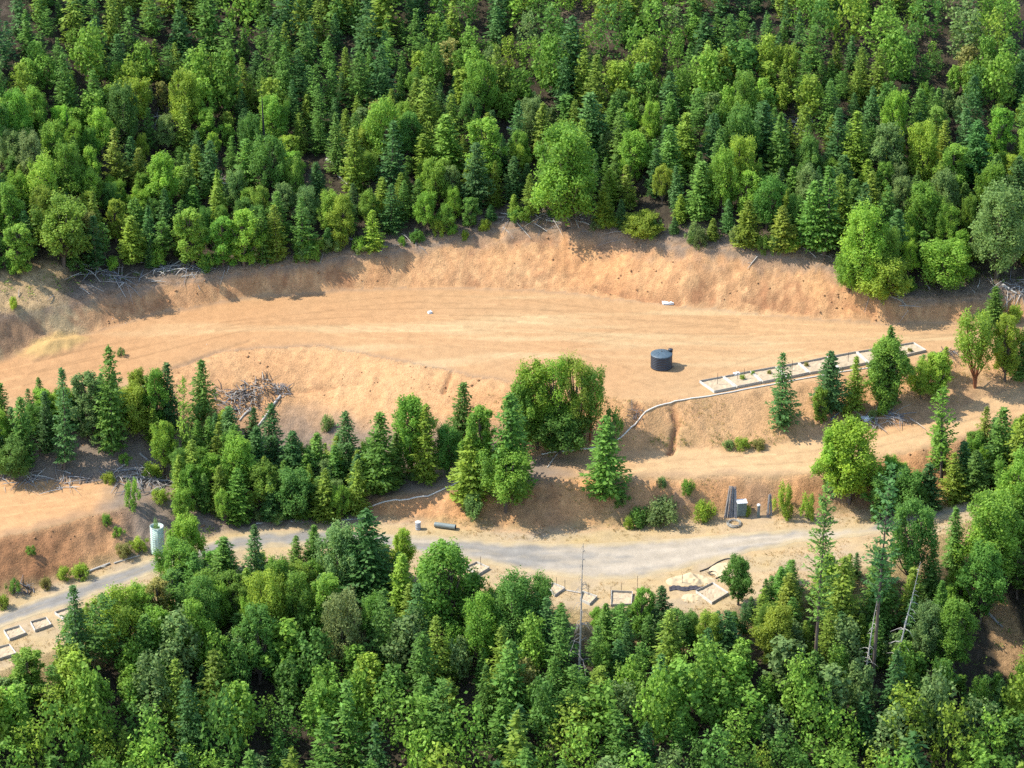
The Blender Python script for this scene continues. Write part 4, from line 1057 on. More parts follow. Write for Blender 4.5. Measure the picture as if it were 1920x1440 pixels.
P, px, py = scatter(19000, [7, 0, 2, 3, 4], lambda x, y, px, py: ((y > cy_at(6, x) + 1.5) & (py > 120)) | ((y < cy_at(0, x) - 3.0)) | ((y > cy_at(1, x)) & (y < cy_at(3, x) + 3) & (px > 320) & (px < 690)))
P = P[fbm(P[:, 0] * .35, P[:, 1] * .35, 3, 71) > -.12]
k = 9
cen = np.repeat(P, k, 0); cen = cen + rng.normal(0, .26, cen.shape) * [1, 1, .6] + [0, 0, .22]
me = leaf_mesh('undergrowth', cen, rng.normal(0, .6, cen.shape) + [0, 0, .8], rng.normal(0, 1, cen.shape), rng.uniform(.16, .34, len(cen)), rng.uniform(.1, .2, len(cen)),
               np.repeat(rng.uniform(.1, .9, len(P)), k), M['leaf'])
o = link(bpy.data.objects.new('undergrowth', me)); o.color = (.125, .200, .038, 1)
tag(o, 'low green undergrowth between the forest trunks', 'undergrowth', kind='stuff')

def grass_obj(name, n_, zones, keep, col, label, hmin=.12, hmax=.4):
    P, px, py = scatter(n_, zones, keep)
    P = P[fbm(P[:, 0] * .5, P[:, 1] * .5, 3, 72) > -.1]
    k = 7
    cen = np.repeat(P, k, 0) + rng.normal(0, .12, (len(P) * k, 3)) * [1, 1, 0]
    hh = rng.uniform(hmin, hmax, len(cen)); cen[:, 2] += hh * .4
    me = leaf_mesh(name, cen, rng.normal(0, 1, cen.shape) * [1, 1, .25], rng.normal(0, .35, cen.shape) + [0, 0, 1], hh, rng.uniform(.03, .07, len(cen)), np.repeat(rng.uniform(.1, .9, len(P)), k), M['grass'])
    o = link(bpy.data.objects.new(name, me)); o.color = (*col, 1)
    tag(o, label, 'grass', kind='stuff')
near_road = lambda x, y, px, py: (y < np.interp(x, R_FRONT[:, 0], R_FRONT[:, 1]) - .6) | (y > np.interp(x, R_BACK[:, 0], R_BACK[:, 1]) + .4)
grass_obj('dry_grass', 7000, [1], near_road, (.38, .28, .12), 'dry straw grass along both sides of the paved road', .08, .25)
grass_obj('verge_grass', 5000, [0], lambda x, y, px, py: y > cy_at(0, x) - 6, (.36, .28, .11), 'tall dry grass on the outer shoulder below the paved road', .2, .5)
FRG = lambda x, y: FRAC[np.clip(((y - GY[0]) / CELL).astype(int), 0, NY - 1), np.clip(((x - GX[0]) / CELL).astype(int), 0, NX - 1)]
grass_obj('toe_weeds', 9000, [4], lambda x, y, px, py: (FRG(x, y) < .24) & (x > 6) & (x < 34), (.20, .22, .07), 'dull weeds along the toe of the fill slope above the track', .12, .42)
grass_obj('bank_grass', 9000, [2, 4], lambda x, y, px, py: (fbm(x * .12, y * .12, 3, 75) > .12) & (x > -8), (.36, .29, .11), 'dry tufts of grass on the banks below the pad', .1, .3)

def clods(name, n_, zones, keep, mat, label, smin, smax):
    P, px, py = scatter(n_, zones, keep)
    octa = np.array([[1, 0, 0], [0, 1, 0], [-1, 0, 0], [0, -1, 0], [0, 0, .8], [0, 0, -.5]], float)
    tri = np.array([[0, 1, 4], [1, 2, 4], [2, 3, 4], [3, 0, 4], [1, 0, 5], [2, 1, 5], [3, 2, 5], [0, 3, 5]])
    s_ = smin * (smax / smin) ** (rng.random(len(P)) ** 3)
    V = octa[None] * (1 + rng.normal(0, .25, (len(P), 6, 3))) * s_[:, None, None] + P[:, None, :]
    F = tri[None] + (np.arange(len(P)) * 6)[:, None, None]
    me = mesh_np(name, V.reshape(-1, 3), F.reshape(-1, 3), mat)
    tag(link(bpy.data.objects.new(name, me)), label, 'clods', kind='stuff')
clods('soil_clods', 4200, [4, 6, 2], lambda x, y, px, py: fbm(x * .2, y * .2, 3, 73) > .08, M['clod'], 'loose clods and stones on the raw earth banks', .03, .24)
clods('pale_stones', 1500, [3, 5, 6, 7], lambda x, y, px, py: (fbm(x * .15, y * .15, 3, 74) > .25) & (py > 400), M['stone'], 'small pale stones strewn over the cleared earth', .025, .15)

# ------------------------------------------------------------------ dead wood
def polyline(pts, dz=0.0, step=.5):
    """ground-hugging world path through pixels"""
    W = np.array([G(*p) for p in pts]); out = []
    seg = np.r_[0, np.cumsum(np.linalg.norm(np.diff(W[:, :2], axis=0), axis=1))]
    n_ = max(2, int(seg[-1] / step)); ss = np.linspace(0, seg[-1], n_ + 1)
    x = np.interp(ss, seg, W[:, 0]); y = np.interp(ss, seg, W[:, 1])
    for _ in range(3):
        x[1:-1] = (x[:-2] + 2 * x[1:-1] + x[2:]) / 4; y[1:-1] = (y[:-2] + 2 * y[1:-1] + y[2:]) / 4
    return [gz(a, b, dz) for a, b in zip(x, y)]

def log_obj(a, b, r, mat, label, name='fallen_log', group=None, lift=0.0, stubs=2):
    A, B = G(*a), G(*b)
    A = Vector(A) + Vector((0, 0, r * .7)); B = Vector(B) + Vector((0, 0, r * .7 + lift))
    e = empty(name, A)
    mb = MB(); d = B - A; side = d.cross(Vector((0, 0, 1))).normalized()
    pts = [d * t + side * random.uniform(-.06, .06) * d.length * .3 * (0 < t < 1) for t in (0, .3, .65, 1)]
    mb.tube(pts, [r, r * .92, r * .8, r * .6], 8); mb.build('stem', mat, e)
    for _ in range(stubs):
        t = random.uniform(.2, .95); p = d * t
        v = (side * random.choice((-1, 1)) + Vector((0, 0, random.uniform(.2, 1))) + d.normalized() * .5).normalized() * random.uniform(.3, .8)
        mb = MB(); mb.tube([p, p + v * .6, p + v], [r * .35, r * .25, r * .1], 5); mb.build('branch_stub', mat, e)
    tag(e, label, 'log', group); return e

for a, b, r, mt, lab in [
    ((157, 1077), (206, 1058), .15, 'pale', 'white log with a split end lying along the left road edge'),
    ((214, 1057), (262, 1043), .09, 'pale', 'thin pale log beyond the split log on the left road edge'),
    ((480, 983), (560, 979), .09, 'pale', 'pale log at the road bend under the leafy hollow, left piece'),
    ((600, 979), (690, 974), .09, 'pale', 'pale log at the road bend near the big dark fir'),
    ((230, 897), (318, 903), .17, 'dead', 'long log with a white end across the debris heap'),
    ((262, 852), (296, 878), .13, 'dead', 'grey log slanting down onto the debris heap'),
    ((252, 882), (278, 877), .10, 'pale', 'short pale log at the top of the debris heap'),
    ((282, 925), (322, 905), .14, 'dead', 'grey log at the lower right of the debris heap'),
    ((258, 905), (268, 912), .16, 'pale', 'stubby white log under the debris heap'),
    ((320, 950), (336, 925), .08, 'pale', 'thin pale pole leaning by the road bank trees'),
    ((526, 744), (484, 801), .15, 'pale', 'long white log slanting down from the brush pile'),
    ((470, 766), (449, 791), .12, 'pale', 'white log in the shaded lower part of the brush pile'),
    ((458, 778), (472, 770), .12, 'pale', 'short white log piece under the brush pile'),
    ((612, 302), (628, 313), .20, 'pale', 'upper white log in the forest gap'),
    ((638, 312), (656, 321), .20, 'pale', 'white log in the middle of the forest gap'),
    ((640, 326), (658, 336), .20, 'pale', 'lower right white log in the forest gap'),
    ((634, 331), (652, 348), .13, 'pale', 'slanting white log at the bottom of the forest gap'),
    ((523, 272), (550, 305), .12, 'dead', 'thin grey log in the small forest opening by the charred pole'),
    ((1850, 264), (1886, 234), .17, 'dead', 'grey log showing between crowns in the far right forest'),
    ((410, 344), (446, 352), .15, 'pale', 'pale log glimpsed in the left forest'),
    ((950, 243), (976, 246), .15, 'pale', 'pale log glimpsed high in the forest centre'),
    ((950, 375), (982, 366), .13, 'pale', 'pale log at the forest edge left of the large multi lobed tree'),
    ((1026, 878), (1050, 846), .06, 'pale', 'thin dead branch lying over the cream pipe end'),
    ((1558, 788), (1581, 769), .12, 'rail', 'dark grey plank like log on the track edge below the dark conical fir'),
    ((1880, 535), (1906, 552), .14, 'pale', 'pale log on the bank top at the right border'),
    ((1852, 1152), (1880, 1180), .17, 'dead', 'brown log on the bare patch at the lower right border'),
    ((1888, 602), (1912, 604), .14, 'pale', 'pale log beside the track at the right border'),
]:
    log_obj(a, b, r, M[mt], lab)

# sticks lying along the brow of the cut bank
STICKS = []
for i in range(64):
    for _ in range(40):
        x = rng.uniform(-66, 56); y = cy_at(6, x) + rng.uniform(-.5, 2.6)
        q = proj(gz(x, y))
        if 0 < q[0] < 1915: break
    a_ = rng.uniform(0, 6.28); L_ = rng.uniform(.9, 3.0); r_ = rng.uniform(.025, .065)
    A = gz(x, y, .08); B = gz(x + math.cos(a_) * L_, y + math.sin(a_) * L_ * .6, .08 + rng.uniform(0, .25))
    e = empty('fallen_branch', A); d = B - A
    mb = MB(); mb.tube([d * 0, d * .5 + Vector((.05, .04, .06)), d], [r_, r_ * .8, r_ * .35], 5); mb.build('stem', M['pale' if i % 3 else 'dead'], e)
    mb = MB(); p = d * .55 + Vector((.05, .04, .06)); mb.tube([p, p + d * .28 + Vector((rng.uniform(-.4, .4), .3, .25))], [r_ * .5, r_ * .2], 4); mb.build('twig', M['pale' if i % 3 else 'dead'], e)
    STICKS.append((q[0], next(s_ for a, b, s_ in FAR_NAMES if a <= min(max(q[0], 0), 1919) < b), e))

STICKS.sort(key=lambda s_: s_[0]); seen = {}
for _, spot, e in STICKS:
    k = seen[spot] = seen.get(spot, -1) + 1
    tag(e, f"{ORD[min(k, 19)]} bleached branch{' from left' if k else ''} lying on the brow {spot}", 'branch', 'bleached branches along the brow')

def brush_pile(px, py, rx, ry, h, n_, label, name='brush_pile', mats=('dead', 'pale', 'rail'), rmax=.07, lmax=3.0):
    c = Vector(G(px, py)); e = empty(name, c)
    for i in range(n_):
        a = rng.uniform(0, 6.28); q = rng.random() ** .6
        x, y = math.cos(a) * rx * q, math.sin(a) * ry * q
        zz = float(height(c.x + x, c.y + y)) - c.z + h * (1 - q) * rng.random() + .05
        b = rng.uniform(0, 6.28); L_ = rng.uniform(.6, lmax); r_ = rng.uniform(.02, rmax)
        d = Vector((math.cos(b), math.sin(b), rng.uniform(-.1, .25))) * L_
        p0 = Vector((x, y, zz)); p1 = p0 + d
        p1.z = max(p1.z, float(height(c.x + p1.x, c.y + p1.y)) - c.z + .05); p1.z = min(p1.z, float(height(c.x + p1.x, c.y + p1.y)) - c.z + .1 + h * .7)
        mb = MB(); mb.tube([p0, p0.lerp(p1, .5) + Vector((rng.uniform(-.1, .1), rng.uniform(-.1, .1), .08)), p1], [r_, r_ * .8, r_ * .4], 5)
        mb.build('branch', M[mats[rng.integers(len(mats))]], e)
    tag(e, label, 'brush pile'); return e
brush_pile(440, 756, 2.7, 1.9, .7, 150, 'grey brush pile on the fill slope left of the white logs', mats=('dead', 'rail', 'bark', 'bark', 'lumber'), lmax=1.6, rmax=.07)
brush_pile(490, 738, 2.6, 2.0, .9, 120, 'upper brush pile of straw coloured sticks beside the orange slope', mats=('dead', 'lumber', 'bark', 'bark'), lmax=1.4, rmax=.065)
brush_pile(527, 733, .9, .8, .9, 40, 'dark tangled root clump at the right tip of the brush pile', 'root_clump', ('rail', 'dead'), .05, 1.2)
brush_pile(270, 905, 4.2, 2.2, .5, 90, 'low heap of dead branches beside the left dirt clearing')
brush_pile(80, 905, 5.0, 1.6, .4, 60, 'scattered branches along the upper edge of the left clearing')
brush_pile(1778, 668, 1.6, 1.2, .6, 50, 'dark heap of roots right of the raised beds', 'root_heap', ('bark', 'rail'), .06, 1.4)
brush_pile(1195, 782, .8, .8, .7, 30, 'dead bush in the washed out notch beside the cream pipe', 'dead_bush', ('rail', 'steel', 'bark'), .03, 1.1)
brush_pile(335, 506, 4.5, .9, .4, 60, 'grey dead branches on the brow above the shaded left bank')
brush_pile(205, 518, 5.0, .9, .35, 50, 'grey dead branches on the brow at the far left')
brush_pile(1020, 412, 5.0, 1.2, .4, 60, 'pale dead branches at the foot of the large multi lobed tree')
brush_pile(1900, 540, 2.6, 1.4, .5, 40, 'pale branches on the bank top at the right border')
brush_pile(45, 1108, 1.2, .8, .5, 30, 'dark tangle beside the small shrub on the left verge', 'tangle', ('char', 'rail'), .06, 1.0)
for px_, py_, n_ in ((300, 240, 26), (425, 352, 26), (730, 275, 24), (1495, 240, 24), (1780, 275, 24)):
    w_ = next(s_ for a, b, s_ in FAR_NAMES if a <= px_ < b)
    brush_pile(px_, py_, 2.4, 1.6, .4, n_, 'dead branches in a small forest opening ' + w_, lmax=2.4)
brush_pile(1660, 785, 3.0, 1.0, .3, 45, 'dry branches along the shaded track edge')

def snag(top, base, r0, mat, label, branches=14, blen=1.6, droop=-.5, lowest=.2, name='dead_tree'):
    p = G(*base); _, _, d = proj(p)
    el = math.atan2(CAM[2] - p[2], math.hypot(p[0], p[1] - CAM[1]))
    h = (base[1] - top[1]) * d / FPX / math.cos(el); sx = (top[0] - base[0]) * d / FPX
    e = empty(name, p)
    tip = Vector((sx, 0, h)); mb = MB()
    pts = [Vector((0, 0, -.4))] + [tip * t + Vector((random.uniform(-.05, .05), random.uniform(-.05, .05), 0)) for t in (0, .25, .5, .75, .97)]
    mb.tube(pts, [r0 * 1.2, r0, r0 * .82, r0 * .6, r0 * .36, .02], 8); mb.build('trunk', mat, e)
    for i in range(branches):
        t = random.uniform(lowest, .95); a = random.uniform(0, 6.28); L_ = blen * (1.15 - t) * random.uniform(.5, 1.3)
        q = tip * t; v = Vector((math.cos(a), math.sin(a), 0))
        mb = MB(); mb.tube([q, q + v * L_ * .5 + Vector((0, 0, .08)), q + v * L_ + Vector((0, 0, droop * L_))], [r0 * .2 + .008, r0 * .14 + .006, .008], 5)
        mb.build('branch', mat, e)
    tag(e, label, 'dead tree'); return e
snag((1092, 1018), (1084, 1302), .14, M['dead'], 'bare grey spire rising in front of the road and beds', 44, 1.9, -.75, .16)
snag((1714, 1052), (1668, 1298), .13, M['pale'], 'leaning grey snag in the right foreground', 24, 1.8, -.2)
snag((1638, 1118), (1616, 1300), .12, M['pale'], 'pale slim snag beside the tallest sparse fir', 26, 1.2, -.2)
snag((494, 176), (497, 300), .22, M['char'], 'charred pole standing high in the left forest', 6, .8, 0)
snag((128, 205), (130, 285), .24, M['char'], 'short charred trunk in the upper left forest', 4, .6, 0)
snag((1163, 232), (1106, 292), .13, M['pale'], 'white dead trunk slanting right above the large multi lobed tree', 5, .9, .3)
snag((76, 252), (78, 292), .15, M['char'], 'small charred stub near the upper left border', 3, .5, 0)

# ------------------------------------------------------------------ water tank
c = G(1240, 688)
t = empty('water_tank', (c[0], c[1], c[2] - .02))
R_, H_ = 1.22, 1.62
prof = [(0, .0), (R_ * .98, 0.0), (R_, .05)]
zz = .08
for i in range(7):
    w_ = (H_ - .14) / 7
    prof += [(R_, zz + .02), (R_, zz + w_ * .62), (R_ - .035, zz + w_ * .72), (R_ - .035, zz + w_ * .92)]; zz += w_
prof += [(R_, H_ - .05), (R_ - .01, H_)]
mb = MB(); mb.lathe(prof, 64, True); body = mb.build('body', M['tank'], t)
mb = MB(); mb.lathe([(R_ + .02, H_ - .02), (R_ + .02, H_ + .03), (R_ - .05, H_ + .07), (R_ * .75, H_ + .16), (R_ * .5, H_ + .23), (R_ * .25, H_ + .27), (.001, H_ + .28)], 64, True)
lid = mb.build('domed_lid', M['tanklid'], t)
for k in range(12):
    a = 6.283 * k / 12; mb = MB()
    mb.tube([Vector((math.cos(a) * r_, math.sin(a) * r_, z_)) for r_, z_ in ((R_ - .06, H_ + .07), (R_ * .75, H_ + .16), (R_ * .5, H_ + .232), (R_ * .28, H_ + .27))], .016, 5)
    mb.build('lid_rib', M['tanklid'], lid)
mb = MB(); hx, hy = R_ * .84, R_ * .38
mb.lathe([(.25, H_ + .02), (.25, H_ + .30), (.27, H_ + .30), (.27, H_ + .37), (.20, H_ + .41), (.001, H_ + .42)], 24, True, (hx, hy, 0)); mb.build('manhole_cap', M['tank'], t)
mb = MB(); mb.lathe([(.07, H_ + .24), (.07, H_ + .36), (.001, H_ + .37)], 14, True, (0, 0, 0)); mb.build('vent_cap', M['tank'], lid)
mb = MB(); mb.tube([Vector((R_ * .95, -.3, .16)), Vector((R_ + .16, -.36, .16))], .06, 10); mb.build('outlet_fitting', M['tank'], t)
tag(t, 'black ribbed plastic water tank standing alone on the bare pad', 'water tank')

# ------------------------------------------------------------------ cream pipe along the pad edge
pts = polyline([(1700, 676), (1640, 690), (1560, 702), (1500, 712), (1430, 726), (1340, 742), (1290, 750), (1240, 760), (1215, 772), (1195, 790), (1178, 812), (1155, 830), (1110, 843), (1060, 847), (1015, 853)], .07)
mb = MB(); mb.tube(pts, .08, 8); tag(mb.build('irrigation_pipe', M['hose']), 'long cream pipe curving from the raised beds down past the isolated fir', 'pipe')
pts = polyline([(864, 903), (845, 914), (815, 928), (780, 935), (745, 940), (700, 950), (680, 956)], .07)
mb = MB(); mb.tube(pts, .08, 8); tag(mb.build('irrigation_pipe', M['hose']), 'shorter cream pipe on the brow above the drum and culvert', 'pipe')

# ------------------------------------------------------------------ raised beds
def raised_bed(corners, label, hgt=.38, group=None, fillm='bedsoil', fillz=.30, name='raised_bed'):
    """corners: back-left, back-right, front-right, front-left pixels on the ground"""
    W = [Vector(G(*p)) for p in corners]
    W = [W[3], W[2], W[1], W[0]]                       # counter-clockwise from front-left
    c = sum(W, Vector()) / 4; e = empty(name, c)
    z = min(w.z for w in W) - c.z
    top = max(w.z for w in W) - c.z + hgt
    # boards follow the ground: level tops set from the plane through the corners
    Q = [w - c for w in W]; th = .045
    def board(a, b, nm):
        d = (b - a); d.z = 0; d.normalize(); nrm = Vector((-d.y, d.x, 0)) * th
        mb = MB(); q = [a, b, b + nrm, a + nrm]
        mb.add([v + Vector((0, 0, -.12)) for v in q] + [v + Vector((0, 0, hgt)) for v in q], [(3, 2, 1, 0), (4, 5, 6, 7), (0, 1, 5, 4), (1, 2, 6, 5), (2, 3, 7, 6), (3, 0, 4, 7)])
        mb.build(nm, M['sunlit' if nm == 'end_board' else 'lumber'], e)
    dl = lambda a, b, s_: a + (b - a).normalized() * s_
    board(Q[0], Q[1], 'side_board'); board(Q[2], Q[3], 'side_board')
    board(dl(Q[1], Q[2], th + .004), dl(Q[2], Q[1], th + .004), 'end_board'); board(dl(Q[3], Q[0], th + .004), dl(Q[0], Q[3], th + .004), 'end_board')
    # lumpy soil inside
    n_ = 9; V = []; F = []
    for j in range(n_):
        for i in range(n_):
            u, v = .03 + .94 * i / (n_ - 1), .03 + .94 * j / (n_ - 1)
            p = (Q[0] * (1 - u) + Q[1] * u) * (1 - v) + (Q[3] * (1 - u) + Q[2] * u) * v
            V.append(p + Vector((0, 0, hgt * fillz + random.uniform(-.03, .04))))
    F = [(j * n_ + i, j * n_ + i + 1, (j + 1) * n_ + i + 1, (j + 1) * n_ + i) for j in range(n_ - 1) for i in range(n_ - 1)]
    mb = MB(); mb.add(V, F, False); mb.build('soil_fill', M[fillm], e)
    tag(e, label, 'raised bed', group); return e
bx_ = [1310, 1356, 1408, 1455, 1497, 1552, 1606, 1660, 1714]
by_ = np.interp(bx_, [1310, 1409, 1497, 1580, 1690, 1714], [718, 700, 684, 668, 650, 646])
fx_ = [1338, 1381, 1429, 1476, 1518, 1573, 1628, 1683, 1738]
fy_ = np.interp(fx_, [1338, 1428, 1517, 1600, 1690, 1738], [738, 720, 703, 690, 672, 661])
ordw = ['first', 'second', 'third', 'fourth', 'fifth', 'sixth', 'seventh', 'last']
for i in range(8):
    g = 1.2
    raised_bed([(bx_[i] + g, by_[i]), (bx_[i + 1] - g, by_[i + 1]), (fx_[i + 1] - g, fy_[i + 1]), (fx_[i] + g, fy_[i])],
               f'{ordw[i]} timber bed from the left in the upper row beside the pad', .32, 'upper row of raised beds')
for q, lab in [
    ([(7, 1187), (37, 1177), (49, 1191), (18, 1203)], 'leftmost timber bed beside the left road'),
    ([(57, 1170), (87, 1162), (97, 1176), (66, 1187)], 'middle timber bed of three beside the left road'),
    ([(102, 1153), (133, 1143), (150, 1154), (120, 1165)], 'third timber bed beside the left road, half behind the dark blue fir'),
    ([(-18, 1222), (18, 1212), (31, 1229), (-6, 1241)], 'timber bed below the leftmost one, cut by the left border'),
    ([(872, 1068), (894, 1058), (918, 1069), (897, 1081)], 'timber bed right of the big egg shaped tree'),
    ([(1028, 1106), (1036, 1097), (1060, 1107), (1040, 1120)], 'timber bed left of the bare grey spire'),
    ([(1087, 1128), (1092, 1112), (1120, 1123), (1106, 1137)], 'timber bed just right of the bare grey spire'),
    ([(1146, 1112), (1186, 1114), (1184, 1138), (1145, 1138)], 'pale timber bed between the bare spire and the sand pile'),
    ([(1304, 1112), (1336, 1097), (1366, 1116), (1335, 1134)], 'largest lower bed below the sand pile'),
]:
    raised_bed(q, lab, .32, 'lower raised beds')
# loose board between two of the lower beds, posts and stakes
mb = MB(); A, B = Vector(G(1062, 1108)), Vector(G(1089, 1113)); rot = (B - A).to_track_quat('X', 'Z').to_matrix()
o = MB(); o.box((0, 0, .06), (B - A).length, .2, .05, rot); o = o.build('plank', M['lumber']); o.location = (A + B) / 2
tag(o, 'pale plank lying between the two beds beside the bare spire', 'plank')
for i, (x_, y_, hh, spot) in enumerate([(1345, 722, 1.5, 'in the first upper bed'), (1383, 712, 1.2, 'in the second upper bed'), (1395, 711, 1.3, 'near the middle of the second upper bed'),
        (1485, 698, 1.4, 'behind the lone fir in the fourth upper bed'), (1590, 680, 1.3, 'in the sixth upper bed'),
        (1043, 1100, 1.1, 'at the back of the bed left of the bare spire'), (1059, 1107, 1.2, 'at the right corner of the bed left of the bare spire'),
        (1103, 1118, 1.3, 'in the bed right of the bare spire'), (1145, 1124, 1.5, 'left of the pale lower bed'), (1195, 1104, 1.5, 'right of the pale lower bed'),
        (901, 1062, 1.2, 'at the back of the bed by the egg shaped tree'), (1165, 1112, 1.1, 'behind the pale lower bed'), (1279, 1096, 1.2, 'at the left end of the sand pile')]):
    p = Vector(G(x_, y_)); mb = MB()
    mb.tube([Vector((0, 0, -.2)), Vector((.01, 0, hh))], .026, 6); mb.box((0, 0, hh * .7), .07, .02, .05)
    o = mb.build('steel_stake', M['steel']); o.location = p
    tag(o, f'thin rusty stake {spot}', 'stake', 'stakes in the raised beds')

# ------------------------------------------------------------------ drum and culvert by the road
c = Vector(G(784, 993)); t = empty('drum', c)
mb = MB(); mb.lathe([(.001, 0), (.29, 0), (.30, .02), (.29, .04), (.29, .29), (.305, .31), (.29, .33), (.29, .58), (.305, .60), (.29, .62), (.29, .86), (.305, .88)], 32); mb.build('barrel', M['drum'], t)
mb = MB(); mb.lathe([(.305, .87), (.305, .90), (.27, .91), (.001, .915)], 32); mb.build('lid', M['white'], t)
mb = MB(); mb.lathe([(.312, .84), (.318, .86), (.312, .88)], 32); mb.build('ring_clamp', M['wire'], t)
tag(t, 'white topped grey drum standing on the verge left of the culvert', 'drum')
A, B = Vector(G(815, 988)), Vector(G(854, 993)); t = empty('culvert_pipe', (A + B) / 2 + Vector((0, 0, .30)))
d = (B - A); L_ = d.length; d.normalize(); n_ = 26
mb = MB(); mb.tube([d * (L_ * (i / n_ - .5)) for i in range(n_ + 1)], [.30 if i % 2 else .275 for i in range(n_ + 1)], 24, False); mb.build('corrugated_wall', M['culvert'], t)
mb = MB(); mb.tube([d * (L_ * (.498 - i * .25)) for i in range(5)], .262, 24, False); mb.build('inner_wall', M['blackpipe'], t)
mb = MB(); mb.tube([d * (L_ * .5 - .05), d * (L_ * .5 + .01)], .31, 24, False); mb.build('collar', M['culvert'], t)
tag(t, 'grey green culvert pipe lying beside the drum on the verge', 'pipe')

# ------------------------------------------------------------------ leaning rails, lidded box, posts, coil of wire
def leaning(x0, x1, ybase, ytop, n_, label, name, spread, mat='rail', r=.045):
    base = Vector(G((x0 + x1) / 2, ybase)); e = empty(name, base)
    _, _, dd = proj(base); s_ = dd / FPX
    hgt = (ybase - ytop) * s_ / .9
    for i in range(n_):
        u = (i + .5) / n_ + random.uniform(-.04, .04)
        bx = (x0 + (x1 - x0) * u - (x0 + x1) / 2) * s_; h = hgt * random.uniform(.82, 1.06)
        yb = random.uniform(-.2, .15)
        tx = bx * .55 + spread * s_ + random.uniform(-.08, .08)
        yt = yb + .8 + random.uniform(-.1, .15)
        p0 = Vector((bx, yb, -.05)); p1 = Vector((tx, yt, h * .93))
        ax_ = (p1 - p0); rot = ax_.to_track_quat('Z', 'Y').to_matrix() @ Matrix.Rotation(random.uniform(-.5, .5), 3, 'Z')
        mb = MB(); mb.box(p0.lerp(p1, .5), r * random.uniform(1.6, 3.0), r * random.uniform(1.2, 1.8), ax_.length, rot)
        mb.build('rail', M[mat if i % 4 else 'dead'], e)
    tag(e, label, 'fence rails'); return e
leaning(1358, 1382, 970, 914, 22, 'sheaf of grey split rails leaning against the road bank', 'rail_stack', 3)
leaning(1436, 1448, 971, 933, 5, 'few grey rails leaning right of the small capped post', 'rail_stack', 1)
c = Vector(G(1390, 966)); t = empty('lidded_box', c, .12)
mb = MB()
for s_, q in (((0, -.40), (.98, .05)), ((0, .40), (.98, .05)), ((-.47, 0), (.05, .742)), ((.47, 0), (.05, .742))):
    mb = MB(); mb.box((s_[0], s_[1], .78), q[0], q[1], 1.56); mb.build('side_panel', M['box'], t)
for x_ in (-.30, 0, .30):
    mb = MB(); mb.box((x_, -.435, .78), .07, .02, 1.5); mb.build('batten', M['box'], t)
mb = MB(); mb.box((0, 0, 1.60), 1.12, .98, .07); mb.build('lid', M['white'], t)
tag(t, 'grey green box with a white lid beside the leaning rails', 'box')
c = Vector(G(1422, 970)); t = empty('capped_post', c)
mb = MB(); mb.box((0, 0, .68), .30, .30, 1.4); mb.build('post', M['box'], t)
mb = MB(); mb.lathe([(.20, 1.38), (.20, 1.47), (.13, 1.55), (.001, 1.58)], 20); mb.build('cap', M['white'], t)
mb = MB(); mb.box((0, -.16, .95), .2, .02, .5); mb.build('meter_plate', M['rail'], t)
tag(t, 'short post with a white cap between box and leaning rails', 'post')
c = Vector(G(1376, 984)); t = empty('wire_coil', c)
for i in range(9):
    a0 = rng.uniform(0, 6.28); rx_, ry_ = .72 + rng.normal(0, .06), .72 + rng.normal(0, .06); ox, oy = rng.normal(0, .05, 2)
    P_ = [Vector((math.cos(a) * rx_ + ox, math.sin(a) * ry_ + oy, .06 + .03 * i + .05 * math.sin(a * 2 + a0))) for a in np.linspace(0, 6.283, 25)]
    mb = MB(); mb.tube(P_, .022, 5, False); mb.build('wire_loop', M['wire'], t)
tag(t, 'loose coil of fence wire on the road edge below the rails', 'wire coil')

# ------------------------------------------------------------------ white mesh cage at the left road edge
p, h, w = at_pixels(296, 986, 1036, 25)
t = empty('mesh_cage', p); rr = w / 2
for i in range(13):
    z_ = h * (.02 + .96 * i / 12); mb = MB()
    mb.tube([Vector((math.cos(a) * rr, math.sin(a) * rr, z_)) for a in np.linspace(0, 6.283, 25)], .030 if i in (0, 12) else .015, 5, False); mb.build('hoop', M['cage'], t)
for k in range(14):
    a = 6.283 * k / 14; mb = MB(); mb.tube([Vector((math.cos(a) * rr, math.sin(a) * rr, -.1)), Vector((math.cos(a) * rr, math.sin(a) * rr, h))], .015, 5); mb.build('upright_wire', M['cage'], t)
mb = MB(); mb.lathe([(rr * .95, 0), (rr * .96, h * .5), (rr * .94, h * .97), (rr * .88, h * .97), (rr * .9, h * .5), (rr * .9, 0)], 28); mb.build('sleeve', M['sleeve'], t)
tag(t, 'pale green white mesh cage with a sleeve around a sapling by the left road', 'plant cage')
plant('bush1', (p[0], p[1], p[2]), h * 1.18, w * .72, 'grey', 'pale sapling topping the green white mesh cage', 'sapling', 'shrub')

# ------------------------------------------------------------------ sand pile and black pipe by the lower beds
c = Vector(G(1296, 1092)); n1, n2 = 56, 26; V = []; F = []
for j in range(n2):
    for i in range(n1):
        u, v = i / (n1 - 1) * 2 - 1, j / (n2 - 1) * 2 - 1
        x, y = u * 2.7, v * 1.5
        r_ = math.sqrt(u * u + v * v)
        hh = max(0, 1 - r_ * r_) ** .8 * (.75 + .6 * float(fbm(np.array(x * 1.3), np.array(y * 1.3), 3, 81))) * (.62 + .22 * math.sin(u * 6.1 + 1) + .12 * math.sin(u * 13 + v * 4))
        if v < -.15: hh *= max(0, 1 - ((-.15 - v) / .38) ** 1.5) if v > -.53 else 0
        V.append((x, y, float(height(c.x + x, c.y + y)) - c.z + hh - .04 + random.uniform(0, .02)))
F = [(j * n1 + i, j * n1 + i + 1, (j + 1) * n1 + i + 1, (j + 1) * n1 + i) for j in range(n2 - 1) for i in range(n1 - 1)]
